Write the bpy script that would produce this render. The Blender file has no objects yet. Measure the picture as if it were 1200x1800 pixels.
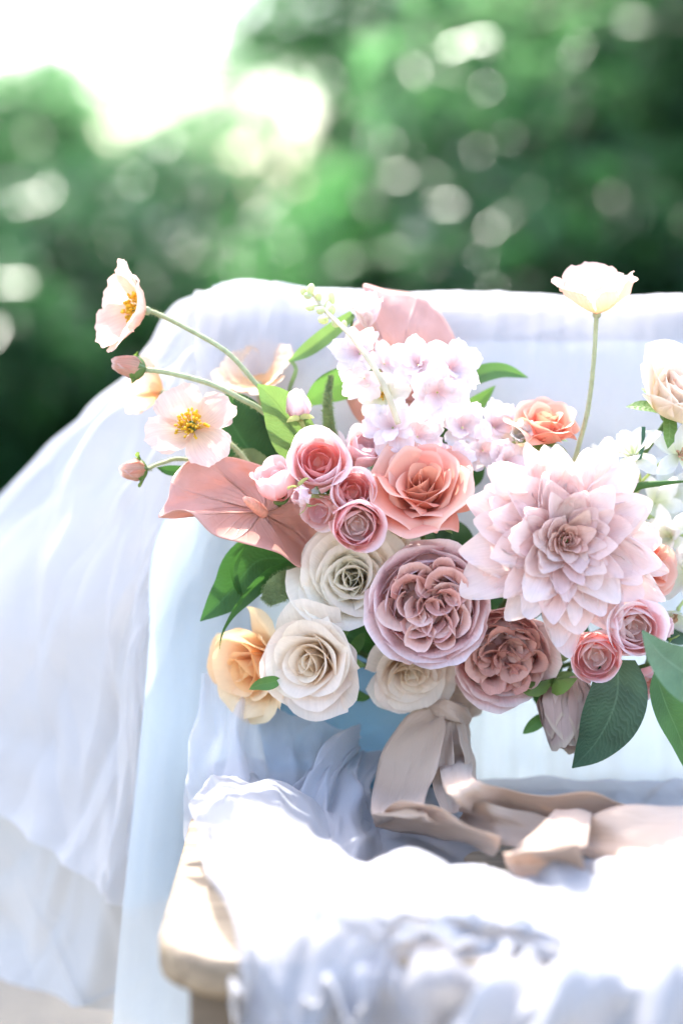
import bpy, math, random
import numpy as np
from mathutils import Vector, Matrix, Quaternion, noise as mnoise

random.seed(7)
RNG = np.random.default_rng(7)
sc = bpy.context.scene
R = math.radians

# ------------------------------------------------------------------ camera, sky, sun, exposure
FOC, DIST, PITCH = 85.0, 1.90, R(6.0)
CAM = Vector((0.0, -1.88, 0.884))
cd = bpy.data.cameras.new("camera")
cam = bpy.data.objects.new("camera", cd)
sc.collection.objects.link(cam)
cam.location = CAM
cam.rotation_euler = (R(90) - PITCH, 0, 0)
cd.lens = FOC
cd.sensor_width = 36
cd.clip_end = 500
cd.dof.use_dof = True
cd.dof.focus_distance = 1.83
cd.dof.aperture_fstop = 2.0
sc.camera = cam

SUN_EL, SUN_AZ = R(57), R(-20)       # azimuth measured from +Y (behind the chair) towards +X
w = bpy.data.worlds.new("World")
sc.world = w
w.use_nodes = True
nt = w.node_tree
sky = nt.nodes.new("ShaderNodeTexSky")
sky.sky_type = 'NISHITA'
sky.sun_disc = False
sky.sun_elevation = SUN_EL
sky.sun_rotation = SUN_AZ
sky.dust_density = 2.8
sky.ozone_density = 0.1
sky.air_density = 0.9
nt.links.new(sky.outputs[0], nt.nodes["Background"].inputs[0])
nt.nodes["Background"].inputs[1].default_value = 0.15

sl = bpy.data.lights.new("sun", 'SUN')
sl.energy = 2.05
sl.angle = R(0.55)
sl.color = (1.0, 0.955, 0.88)
sun = bpy.data.objects.new("sun", sl)
sc.collection.objects.link(sun)
sdir = Vector((math.cos(SUN_EL) * math.sin(SUN_AZ), math.cos(SUN_EL) * math.cos(SUN_AZ), math.sin(SUN_EL)))
sun.rotation_euler = sdir.to_track_quat('Z', 'Y').to_euler()
sun.location = (0, 3, 5)

sc.view_settings.view_transform = 'Standard'
sc.view_settings.look = 'None'
sc.view_settings.exposure = 2.6
sc.view_settings.gamma = 1
sc.view_settings.use_curve_mapping = False
sc.render.engine = 'CYCLES'
sc.cycles.use_denoising = True
sc.cycles.max_bounces = 12
sc.cycles.diffuse_bounces = 9
sc.cycles.transmission_bounces = 9
sc.cycles.transparent_max_bounces = 24
sc.cycles.sample_clamp_indirect = 6
sc.cycles.caustics_reflective = False
sc.cycles.caustics_refractive = False

# ------------------------------------------------------------------ helpers
PX = DIST * 24 / FOC / 1200.0        # metres per photo pixel at the bouquet
FWD = Vector((0, math.cos(PITCH), -math.sin(PITCH)))
UPV = Vector((0, math.sin(PITCH), math.cos(PITCH)))
TAN = 24 / FOC / 1200.0


def P(px, py, y=0.0):
    """world point seen at photo pixel (px, py) standing at depth y"""
    d = FWD + Vector((1, 0, 0)) * ((px - 600) * TAN) + UPV * ((900 - py) * TAN)
    t = (y - CAM.y) / d.y
    return CAM + d * t


def S(px, py, h=.02, z=0.452):
    """world point seen at photo pixel (px, py) lying h above the seat"""
    d = FWD + Vector((1, 0, 0)) * ((px - 600) * TAN) + UPV * ((900 - py) * TAN)
    return CAM + d * ((z + h - CAM.z) / d.z)




def tag(o, label=None, cat=None, group=None, kind=None):
    if label: o['label'] = label
    if cat: o['category'] = cat
    if group: o['group'] = group
    if kind: o['kind'] = kind
    return o


def mk(name, V, F, mat, uv=None, smooth=True):
    me = bpy.data.meshes.new(name)
    me.from_pydata([tuple(p) for p in V], [], F)
    if uv is not None:
        l = me.uv_layers.new(name="UVMap")
        idx = np.empty(len(me.loops), dtype=np.int32)
        me.loops.foreach_get("vertex_index", idx)
        l.data.foreach_set("uv", np.asarray(uv, dtype=np.float32)[idx].ravel())
    if smooth:
        me.polygons.foreach_set("use_smooth", [True] * len(me.polygons))
    me.materials.append(mat)
    me.update()
    return me


def put(name, me, parent=None, rot=None, loc=None, scale=None):
    o = bpy.data.objects.new(name, me)
    sc.collection.objects.link(o)
    if parent is not None: o.parent = parent
    if rot is not None: o.rotation_euler = rot
    if loc is not None: o.location = loc
    if scale is not None: o.scale = scale
    return o


def root(name, loc, direc=(0, 0, 1), spin=0.0):
    o = bpy.data.objects.new(name, None)
    o.empty_display_size = 0.02
    sc.collection.objects.link(o)
    q = Quaternion() if tuple(direc) == (0, 0, 1) else Vector(direc).normalized().to_track_quat('Z', 'Y') @ Quaternion((0, 0, 1), spin)
    o.rotation_mode = 'QUATERNION'
    o.rotation_quaternion = q
    o.location = loc
    M = Matrix.Translation(Vector(loc)) @ q.to_matrix().to_4x4()
    return o, M


def grid_faces(nu, nv, close=False):
    F = []
    for i in range(nu - 1):
        for j in range(nv - 1 if not close else nv):
            j2 = (j + 1) % nv
            F.append((i * nv + j, i * nv + j2, (i + 1) * nv + j2, (i + 1) * nv + j))
    return F


def smooth_interp(x, vals):
    vals = np.asarray(vals, float)
    n = len(vals)
    if n == 1: return np.full_like(x, vals[0])
    t = np.clip(x, 0, 1) * (n - 1)
    i = np.clip(t.astype(int), 0, n - 2)
    f = t - i
    p0 = vals[np.clip(i - 1, 0, n - 1)]; p1 = vals[i]; p2 = vals[i + 1]; p3 = vals[np.clip(i + 2, 0, n - 1)]
    return 0.5 * ((2 * p1) + (-p0 + p2) * f + (2 * p0 - 5 * p1 + 4 * p2 - p3) * f * f + (-p0 + 3 * p1 - 3 * p2 + p3) * f ** 3)


def cr_points(pts, n):
    """Catmull-Rom resample of a list of points (numpy n x k)"""
    a = np.array([list(p) for p in pts], float)
    x = np.linspace(0, 1, n)
    return np.stack([smooth_interp(x, a[:, k]) for k in range(a.shape[1])], 1)


def wav(seed, k=3, lo=1.5, hi=5.0):
    r = np.random.default_rng(seed)
    A = [(r.uniform(lo, hi), r.uniform(lo, hi), r.uniform(0, 6.28), r.uniform(0.5, 1)) for _ in range(k)]
    def f(u, v):
        s = 0
        for a, b, p, m in A:
            s = s + m * np.sin(a * u + b * v + p)
        return s / k
    return f


def petal(L, W, ang, Rc=(1.0,), roll=0.0, ruf=0.0, drop=0.3, q=2.5, jag=0.0, base=0.25, um=0.6, narrow=0.0,
          r0=0.0, z0=0.0, crease=0.0, seed=0, nu=11, nv=9, skew=0.0, wl=(1.5, 5.0), hook=0.0):
    """one petal growing from the flower's axis towards +x; ang = angles (deg) from the axis along its length"""
    s = np.linspace(0, 1, 60)
    th = np.radians(smooth_interp(s, ang))
    cx = np.concatenate([[0], np.cumsum((np.sin(th[1:]) + np.sin(th[:-1])) / 2 / 59)]) * L + r0
    cz = np.concatenate([[0], np.cumsum((np.cos(th[1:]) + np.cos(th[:-1])) / 2 / 59)]) * L + z0
    u = np.linspace(0, 1, nu); v = np.linspace(-1, 1, nv)
    U, Vv = np.meshgrid(u, v, indexing='ij')
    rr = np.random.default_rng(seed)
    ph = rr.uniform(0, 6.28, 3)
    jg = jag * (np.sin(7 * Vv + ph[0]) + 0.7 * np.sin(13 * Vv + ph[1]) + 0.5 * np.sin(23 * Vv + ph[2]))
    Ue = U * np.clip(1 - drop * np.abs(Vv) ** q + jg * U ** 2, 0, 1.15)
    Uc = np.clip(Ue, 0, 1)
    X = np.interp(Uc, s, cx); Z = np.interp(Uc, s, cz); T = np.interp(Uc, s, th)
    X = X + (Ue - Uc) * L * np.sin(T); Z = Z + (Ue - Uc) * L * np.cos(T)
    wd = W * (base + (1 - base) * np.sin(np.clip(Uc / um, 0, 1) * np.pi / 2) ** 0.9) * (1 - narrow * np.clip((Uc - um) / (1 - um + 1e-6), 0, 1) ** 1.6)
    S = Vv * wd
    RC = smooth_interp(U, Rc) * np.ones_like(U)
    A = np.clip(S / RC, -2.9, 2.9)
    off = RC * (1 - np.cos(A)); lat = RC * np.sin(A)
    off = off - roll * W * np.abs(Vv) ** 3 * np.clip(U * 1.4 - 0.3, 0, 1)
    off = off - crease * W * np.exp(-(Vv / 0.18) ** 2) * np.clip(U * 2, 0, 1) * np.clip((1.02 - U) * 3, 0, 1)
    f = wav(seed + 11, 4, *wl)
    off = off + ruf * L * f(U * 2.2, Vv * 1.6) * (0.25 + np.abs(Vv) ** 1.5) * U
    off = off + hook * L * np.clip(U - 0.7, 0, 1) ** 2 * 8
    lat = lat + skew * W * U ** 2
    V = np.stack([X - np.cos(T) * off, lat, Z + np.sin(T) * off], -1).reshape(-1, 3)
    UV = np.stack([(Vv + 1) / 2, U], -1).reshape(-1, 2)
    return V, grid_faces(nu, nv), UV


def tube(path, rad, n=8, cap=True):
    path = np.asarray([list(p) for p in path], float)
    m = len(path)
    rad = np.broadcast_to(np.asarray(rad, float), (m,)) if np.ndim(rad) == 0 or len(np.atleast_1d(rad)) == 1 else smooth_interp(np.linspace(0, 1, m), rad)
    t = np.gradient(path, axis=0)
    t /= np.linalg.norm(t, axis=1)[:, None] + 1e-9
    ref = np.array([0.13, 0.9, 0.2]) if abs(t[0][1]) < 0.8 else np.array([1.0, 0.1, 0.1])
    V = []; uv = []
    for i in range(m):
        a = np.cross(t[i], ref); a /= np.linalg.norm(a) + 1e-9
        b = np.cross(t[i], a)
        ref = np.cross(a, t[i])
        for k in range(n):
            c = 2 * math.pi * k / n
            V.append(path[i] + rad[i] * (a * math.cos(c) + b * math.sin(c)))
            uv.append((k / n, i / m))
    F = grid_faces(m, n, True)
    if cap:
        F.append(tuple(range(n))[::-1]); F.append(tuple((m - 1) * n + k for k in range(n)))
    return V, F, uv


def merge(parts):
    V = []; F = []; UV = []
    for v, f, u in parts:
        o = len(V)
        V.extend([tuple(p) for p in v]); F.extend([tuple(i + o for i in q) for q in f]); UV.extend([tuple(q) for q in u])
    return V, F, UV


def ball(c, rx, ry, rz, n=10, m=7, axis=None):
    V = []; uv = []
    for i in range(m + 1):
        a = math.pi * i / m
        for k in range(n):
            b = 2 * math.pi * k / n
            V.append(Vector((rx * math.sin(a) * math.cos(b), ry * math.sin(a) * math.sin(b), rz * math.cos(a))))
            uv.append((k / n, 1 - i / m))
    if axis is not None:
        qq = Vector(axis).normalized().to_track_quat('Z', 'Y')
        V = [qq @ p for p in V]
    V = [p + Vector(c) for p in V]
    return V, grid_faces(m + 1, n, True), uv


def box(x0, x1, y0, y1, z0, z1):
    V = [(x, y, z) for x in (x0, x1) for y in (y0, y1) for z in (z0, z1)]
    F = [(0, 1, 3, 2), (4, 6, 7, 5), (0, 4, 5, 1), (2, 3, 7, 6), (0, 2, 6, 4), (1, 5, 7, 3)]
    return V, F, [(0.5, 0.5)] * 8


def bevel(o, wd=0.002, seg=2):
    m = o.modifiers.new("bevel", 'BEVEL'); m.width = wd; m.segments = seg
    return o


# ------------------------------------------------------------------ materials
def newmat(name):
    m = bpy.data.materials.new(name); m.use_nodes = True
    n = m.node_tree.nodes; n.clear()
    out = n.new("ShaderNodeOutputMaterial")
    return m, n, m.node_tree.links, out


def rgb(c): return (c[0], c[1], c[2], 1.0)


def petal_mat(name, tip, base, edge=None, trans=0.4, rough=0.55, sat_var=0.04, vein=0.10, spec=0.25, mid=0.5, tint=None, bump=0.4):
    m, n, l, out = newmat(name)
    uv = n.new("ShaderNodeUVMap")
    sep = n.new("ShaderNodeSeparateXYZ"); l.new(uv.outputs[0], sep.inputs[0])
    ramp = n.new("ShaderNodeValToRGB")
    ramp.color_ramp.interpolation = 'EASE'
    ramp.color_ramp.elements[0].position = 0.08; ramp.color_ramp.elements[0].color = rgb(base)
    ramp.color_ramp.elements[1].position = mid + 0.25; ramp.color_ramp.elements[1].color = rgb(tip)
    if edge is not None:
        e = ramp.color_ramp.elements.new(0.97); e.color = rgb(edge)
        e2 = ramp.color_ramp.elements.new(0.88); e2.color = rgb(tip)
    l.new(sep.outputs[1], ramp.inputs[0])
    # veins running along the petal
    mp = n.new("ShaderNodeMapping"); mp.inputs['Scale'].default_value = (34, 2.0, 1); l.new(uv.outputs[0], mp.inputs[0])
    oi = n.new("ShaderNodeObjectInfo")
    no = n.new("ShaderNodeTexNoise"); no.noise_dimensions = '4D'; no.inputs['Scale'].default_value = 1.0; no.inputs['Detail'].default_value = 3
    l.new(mp.outputs[0], no.inputs['Vector'])
    mw = n.new("ShaderNodeMath"); mw.operation = 'MULTIPLY'; mw.inputs[1].default_value = 50; l.new(oi.outputs['Random'], mw.inputs[0]); l.new(mw.outputs[0], no.inputs['W'])
    tc = n.new("ShaderNodeTexCoord")
    n2 = n.new("ShaderNodeTexNoise"); n2.inputs['Scale'].default_value = 55; n2.inputs['Detail'].default_value = 4; l.new(tc.outputs['Object'], n2.inputs['Vector'])
    mr = n.new("ShaderNodeMapRange"); mr.inputs['From Min'].default_value = 0.3; mr.inputs['From Max'].default_value = 0.7
    mr.inputs['To Min'].default_value = 1 - vein; mr.inputs['To Max'].default_value = 1 + vein * 0.3; l.new(no.outputs[0], mr.inputs[0])
    mr2 = n.new("ShaderNodeMapRange"); mr2.inputs['From Min'].default_value = 0.3; mr2.inputs['From Max'].default_value = 0.7
    mr2.inputs['To Min'].default_value = 0.93; mr2.inputs['To Max'].default_value = 1.04; l.new(n2.outputs[0], mr2.inputs[0])
    mul = n.new("ShaderNodeMath"); mul.operation = 'MULTIPLY'; l.new(mr.outputs[0], mul.inputs[0]); l.new(mr2.outputs[0], mul.inputs[1])
    hsv = n.new("ShaderNodeHueSaturation")
    mh = n.new("ShaderNodeMapRange"); mh.inputs['To Min'].default_value = 0.5 - sat_var * 0.25; mh.inputs['To Max'].default_value = 0.5 + sat_var * 0.25
    l.new(oi.outputs['Random'], mh.inputs[0]); l.new(mh.outputs[0], hsv.inputs['Hue'])
    ms = n.new("ShaderNodeMapRange"); ms.inputs['To Min'].default_value = 1 + sat_var * 3; ms.inputs['To Max'].default_value = 1 - sat_var * 3
    l.new(oi.outputs['Random'], ms.inputs[0]); l.new(ms.outputs[0], hsv.inputs['Saturation'])
    l.new(mul.outputs[0], hsv.inputs['Value'])
    l.new(ramp.outputs[0], hsv.inputs['Color'])
    bs = n.new("ShaderNodeBsdfPrincipled"); bs.inputs['Roughness'].default_value = rough; bs.inputs['Specular IOR Level'].default_value = spec
    l.new(hsv.outputs[0], bs.inputs['Base Color'])
    tr = n.new("ShaderNodeBsdfTranslucent")
    g = n.new("ShaderNodeGamma"); g.inputs[1].default_value = 1.15; l.new(hsv.outputs[0], g.inputs[0]); l.new(g.outputs[0], tr.inputs[0])
    bm = n.new("ShaderNodeBump"); bm.inputs['Strength'].default_value = bump; bm.inputs['Distance'].default_value = 0.0015
    l.new(no.outputs[0], bm.inputs['Height']); l.new(bm.outputs[0], bs.inputs['Normal'])
    mx = n.new("ShaderNodeMixShader"); mx.inputs[0].default_value = trans
    l.new(bs.outputs[0], mx.inputs[1]); l.new(tr.outputs[0], mx.inputs[2]); l.new(mx.outputs[0], out.inputs[0])
    return m


def leaf_mat(name, col, tcol, vein=(0.3, 0.4, 0.2), veins=26, trans=0.35, rough=0.45, vs=0.35):
    m, n, l, out = newmat(name)
    uv = n.new("ShaderNodeUVMap")
    sep = n.new("ShaderNodeSeparateXYZ"); l.new(uv.outputs[0], sep.inputs[0])
    # herringbone side veins: v + |u-.5| stripes
    a = n.new("ShaderNodeMath"); a.operation = 'SUBTRACT'; a.inputs[1].default_value = 0.5; l.new(sep.outputs[0], a.inputs[0])
    b = n.new("ShaderNodeMath"); b.operation = 'ABSOLUTE'; l.new(a.outputs[0], b.inputs[0])
    c = n.new("ShaderNodeMath"); c.operation = 'MULTIPLY'; c.inputs[1].default_value = 0.35; l.new(b.outputs[0], c.inputs[0])
    d = n.new("ShaderNodeMath"); d.operation = 'SUBTRACT'; l.new(sep.outputs[1], d.inputs[0]); l.new(c.outputs[0], d.inputs[1])
    nz = n.new("ShaderNodeTexNoise"); nz.inputs['Scale'].default_value = 7; l.new(uv.outputs[0], nz.inputs['Vector'])
    dd = n.new("ShaderNodeMath"); dd.operation = 'MULTIPLY_ADD'; dd.inputs[1].default_value = 0.11; l.new(nz.outputs[0], dd.inputs[0]); l.new(d.outputs[0], dd.inputs[2])
    e = n.new("ShaderNodeMath"); e.operation = 'MULTIPLY'; e.inputs[1].default_value = veins * 6.28; l.new(dd.outputs[0], e.inputs[0])
    f = n.new("ShaderNodeMath"); f.operation = 'SINE'; l.new(e.outputs[0], f.inputs[0])
    g = n.new("ShaderNodeMapRange"); g.inputs['From Min'].default_value = 0.55; g.inputs['From Max'].default_value = 1; l.new(f.outputs[0], g.inputs[0])
    md = n.new("ShaderNodeMapRange"); md.inputs['From Min'].default_value = 0.025; md.inputs['From Max'].default_value = 0.005; l.new(b.outputs[0], md.inputs[0])
    mxv = n.new("ShaderNodeMath"); mxv.operation = 'MULTIPLY_ADD'; mxv.inputs[1].default_value = vs; l.new(g.outputs[0], mxv.inputs[0]); l.new(md.outputs[0], mxv.inputs[2])
    cl = n.new("ShaderNodeClamp"); l.new(mxv.outputs[0], cl.inputs[0])
    n2 = n.new("ShaderNodeTexNoise"); n2.inputs['Scale'].default_value = 40; n2.inputs['Detail'].default_value = 5
    tc = n.new("ShaderNodeTexCoord"); l.new(tc.outputs['Object'], n2.inputs['Vector'])
    cr = n.new("ShaderNodeValToRGB"); cr.color_ramp.elements[0].position = 0.3; cr.color_ramp.elements[1].position = 0.72
    cr.color_ramp.elements[0].color = rgb([x * 0.62 for x in col]); cr.color_ramp.elements[1].color = rgb([x * 1.35 for x in col]); l.new(n2.outputs[0], cr.inputs[0])
    mix = n.new("ShaderNodeMixRGB"); l.new(cl.outputs[0], mix.inputs[0]); l.new(cr.outputs[0], mix.inputs[1]); mix.inputs[2].default_value = rgb(vein)
    bs = n.new("ShaderNodeBsdfPrincipled"); bs.inputs['Roughness'].default_value = rough; bs.inputs['Specular IOR Level'].default_value = 0.35
    l.new(mix.outputs[0], bs.inputs['Base Color'])
    bm = n.new("ShaderNodeBump"); bm.inputs['Strength'].default_value = 0.25; bm.inputs['Distance'].default_value = 0.0006; l.new(f.outputs[0], bm.inputs['Height']); l.new(bm.outputs[0], bs.inputs['Normal'])
    tr = n.new("ShaderNodeBsdfTranslucent"); m2 = n.new("ShaderNodeMixRGB"); m2.blend_type = 'MULTIPLY'; m2.inputs[0].default_value = 0.25
    m2.inputs[1].default_value = rgb(tcol); l.new(mix.outputs[0], m2.inputs[2]); l.new(m2.outputs[0], tr.inputs[0])
    mx = n.new("ShaderNodeMixShader"); mx.inputs[0].default_value = trans
    l.new(bs.outputs[0], mx.inputs[1]); l.new(tr.outputs[0], mx.inputs[2]); l.new(mx.outputs[0], out.inputs[0])
    return m


def cloth_mat(name, col, opac=1.0, trans=0.45, weave=900, wv=0.06, wrinkle=0.3, tcol=None, rough=0.8, fine=0.0):
    m, n, l, out = newmat(name)
    tc = n.new("ShaderNodeTexCoord")
    n1 = n.new("ShaderNodeTexNoise"); n1.inputs['Scale'].default_value = 9; n1.inputs['Detail'].default_value = 5; n1.inputs['Distortion'].default_value = 0.6
    l.new(tc.outputs['Object'], n1.inputs['Vector'])
    n2 = n.new("ShaderNodeTexNoise"); n2.inputs['Scale'].default_value = weave; n2.inputs['Detail'].default_value = 1; l.new(tc.outputs['Object'], n2.inputs['Vector'])
    mr = n.new("ShaderNodeMapRange"); mr.inputs['To Min'].default_value = 1 - wv; mr.inputs['To Max'].default_value = 1 + wv; l.new(n2.outputs[0], mr.inputs[0])
    hs = n.new("ShaderNodeHueSaturation"); hs.inputs['Color'].default_value = rgb(col); l.new(mr.outputs[0], hs.inputs['Value'])
    di = n.new("ShaderNodeBsdfPrincipled"); di.inputs['Roughness'].default_value = rough; di.inputs['Specular IOR Level'].default_value = 0.2
    di.inputs['Sheen Weight'].default_value = 0.15
    l.new(hs.outputs[0], di.inputs['Base Color'])
    tr = n.new("ShaderNodeBsdfTranslucent"); tr.inputs[0].default_value = rgb(tcol or col)
    bm = n.new("ShaderNodeBump"); bm.inputs['Strength'].default_value = wrinkle; bm.inputs['Distance'].default_value = 0.01; l.new(n1.outputs[0], bm.inputs['Height'])
    l.new(bm.outputs[0], di.inputs['Normal']); l.new(bm.outputs[0], tr.inputs['Normal'])
    mx = n.new("ShaderNodeMixShader"); mx.inputs[0].default_value = trans
    l.new(di.outputs[0], mx.inputs[1]); l.new(tr.outputs[0], mx.inputs[2])
    if opac < 1:
        tp = n.new("ShaderNodeBsdfTransparent")
        m3 = n.new("ShaderNodeMixShader")
        mo = n.new("ShaderNodeMapRange"); mo.inputs['From Min'].default_value = 0.3; mo.inputs['From Max'].default_value = 0.7
        mo.inputs['To Min'].default_value = max(0, opac - 0.06); mo.inputs['To Max'].default_value = min(1, opac + 0.06)
        l.new(n1.outputs[0], mo.inputs[0]); l.new(mo.outputs[0], m3.inputs[0])
        l.new(tp.outputs[0], m3.inputs[1]); l.new(mx.outputs[0], m3.inputs[2]); l.new(m3.outputs[0], out.inputs[0])
    else:
        l.new(mx.outputs[0], out.inputs[0])
    return m


def wood_mat(name, c1, c2, rough=0.5):
    m, n, l, out = newmat(name)
    tc = n.new("ShaderNodeTexCoord")
    mp = n.new("ShaderNodeMapping"); mp.inputs['Scale'].default_value = (3, 40, 40); l.new(tc.outputs['Object'], mp.inputs[0])
    no = n.new("ShaderNodeTexNoise"); no.inputs['Scale'].default_value = 2; no.inputs['Detail'].default_value = 6; no.inputs['Distortion'].default_value = 0.8; l.new(mp.outputs[0], no.inputs['Vector'])
    cr = n.new("ShaderNodeValToRGB"); cr.color_ramp.elements[0].position = 0.3; cr.color_ramp.elements[1].position = 0.7
    cr.color_ramp.elements[0].color = rgb(c1); cr.color_ramp.elements[1].color = rgb(c2); l.new(no.outputs[0], cr.inputs[0])
    bs = n.new("ShaderNodeBsdfPrincipled"); bs.inputs['Roughness'].default_value = rough; l.new(cr.outputs[0], bs.inputs['Base Color'])
    bm = n.new("ShaderNodeBump"); bm.inputs['Strength'].default_value = 0.2; bm.inputs['Distance'].default_value = 0.002; l.new(no.outputs[0], bm.inputs['Height']); l.new(bm.outputs[0], bs.inputs['Normal'])
    l.new(bs.outputs[0], out.inputs[0])
    return m


def plain_mat(name, c, rough=0.6, trans=0.0, noise=0.25, scale=60, tcol=None):
    m, n, l, out = newmat(name)
    tc = n.new("ShaderNodeTexCoord")
    no = n.new("ShaderNodeTexNoise"); no.inputs['Scale'].default_value = scale; no.inputs['Detail'].default_value = 4; l.new(tc.outputs['Object'], no.inputs['Vector'])
    cr = n.new("ShaderNodeValToRGB"); cr.color_ramp.elements[0].position = 0.3; cr.color_ramp.elements[1].position = 0.7
    cr.color_ramp.elements[0].color = rgb([x * (1 - noise) for x in c]); cr.color_ramp.elements[1].color = rgb([min(1, x * (1 + noise)) for x in c]); l.new(no.outputs[0], cr.inputs[0])
    bs = n.new("ShaderNodeBsdfPrincipled"); bs.inputs['Roughness'].default_value = rough; bs.inputs['Specular IOR Level'].default_value = 0.3; l.new(cr.outputs[0], bs.inputs['Base Color'])
    if trans > 0:
        tr = n.new("ShaderNodeBsdfTranslucent"); tr.inputs[0].default_value = rgb(tcol or c)
        mx = n.new("ShaderNodeMixShader"); mx.inputs[0].default_value = trans; l.new(bs.outputs[0], mx.inputs[1]); l.new(tr.outputs[0], mx.inputs[2]); l.new(mx.outputs[0], out.inputs[0])
    else:
        l.new(bs.outputs[0], out.inputs[0])
    return m


M = {}
M['white_cloth'] = cloth_mat("white_cotton", (0.66, 0.65, 0.66), 0.90, 0.45)
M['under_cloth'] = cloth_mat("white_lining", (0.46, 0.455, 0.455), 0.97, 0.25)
M['rail_cloth'] = cloth_mat("white_voile", (0.60, 0.59, 0.61), 0.78, 0.42)
M['blue'] = cloth_mat("pale_blue_tulle", (0.52, 0.655, 0.75), 0.76, 0.5, tcol=(0.52, 0.66, 0.765))
M['blue_pale'] = cloth_mat("paler_blue_tulle", (0.70, 0.76, 0.80), 0.74, 0.5, tcol=(0.70, 0.765, 0.81))
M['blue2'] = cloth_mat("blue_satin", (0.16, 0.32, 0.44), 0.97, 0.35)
M['tulle'] = cloth_mat("white_tulle", (0.66, 0.66, 0.70), 0.55, 0.4, wrinkle=0.5)
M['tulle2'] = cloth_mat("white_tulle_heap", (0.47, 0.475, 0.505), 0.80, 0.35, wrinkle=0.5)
def silk_mat(name, c):
    m, n, l, out = newmat(name)
    uv = n.new("ShaderNodeUVMap")
    mp = n.new("ShaderNodeMapping"); mp.inputs['Scale'].default_value = (9, 5, 1); l.new(uv.outputs[0], mp.inputs[0])
    n1 = n.new("ShaderNodeTexNoise"); n1.inputs['Scale'].default_value = 1; n1.inputs['Detail'].default_value = 4; n1.inputs['Distortion'].default_value = 1.2; l.new(mp.outputs[0], n1.inputs['Vector'])
    mp2 = n.new("ShaderNodeMapping"); mp2.inputs['Scale'].default_value = (60, 900, 1); l.new(uv.outputs[0], mp2.inputs[0])
    n2 = n.new("ShaderNodeTexNoise"); n2.inputs['Scale'].default_value = 1; l.new(mp2.outputs[0], n2.inputs['Vector'])
    mr = n.new("ShaderNodeMapRange"); mr.inputs['To Min'].default_value = .86; mr.inputs['To Max'].default_value = 1.08; l.new(n2.outputs[0], mr.inputs[0])
    hs = n.new("ShaderNodeHueSaturation"); hs.inputs['Color'].default_value = rgb(c); l.new(mr.outputs[0], hs.inputs['Value'])
    bs = n.new("ShaderNodeBsdfPrincipled"); bs.inputs['Roughness'].default_value = .38; bs.inputs['Specular IOR Level'].default_value = .45; bs.inputs['Sheen Weight'].default_value = .3
    l.new(hs.outputs[0], bs.inputs['Base Color'])
    bm = n.new("ShaderNodeBump"); bm.inputs['Strength'].default_value = .5; bm.inputs['Distance'].default_value = .003; l.new(n1.outputs[0], bm.inputs['Height']); l.new(bm.outputs[0], bs.inputs['Normal'])
    tr = n.new("ShaderNodeBsdfTranslucent"); tr.inputs[0].default_value = rgb(c)
    mx = n.new("ShaderNodeMixShader"); mx.inputs[0].default_value = .3; l.new(bs.outputs[0], mx.inputs[1]); l.new(tr.outputs[0], mx.inputs[2]); l.new(mx.outputs[0], out.inputs[0])
    return m
M['ribbon'] = silk_mat("taupe_silk", (0.63, 0.465, 0.345))
M['wood'] = wood_mat("weathered_oak", (0.11, 0.075, 0.045), (0.33, 0.25, 0.165), 0.5)
M['wood_dark'] = wood_mat("dark_oak", (0.10, 0.075, 0.05), (0.18, 0.13, 0.085), 0.6)

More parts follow.
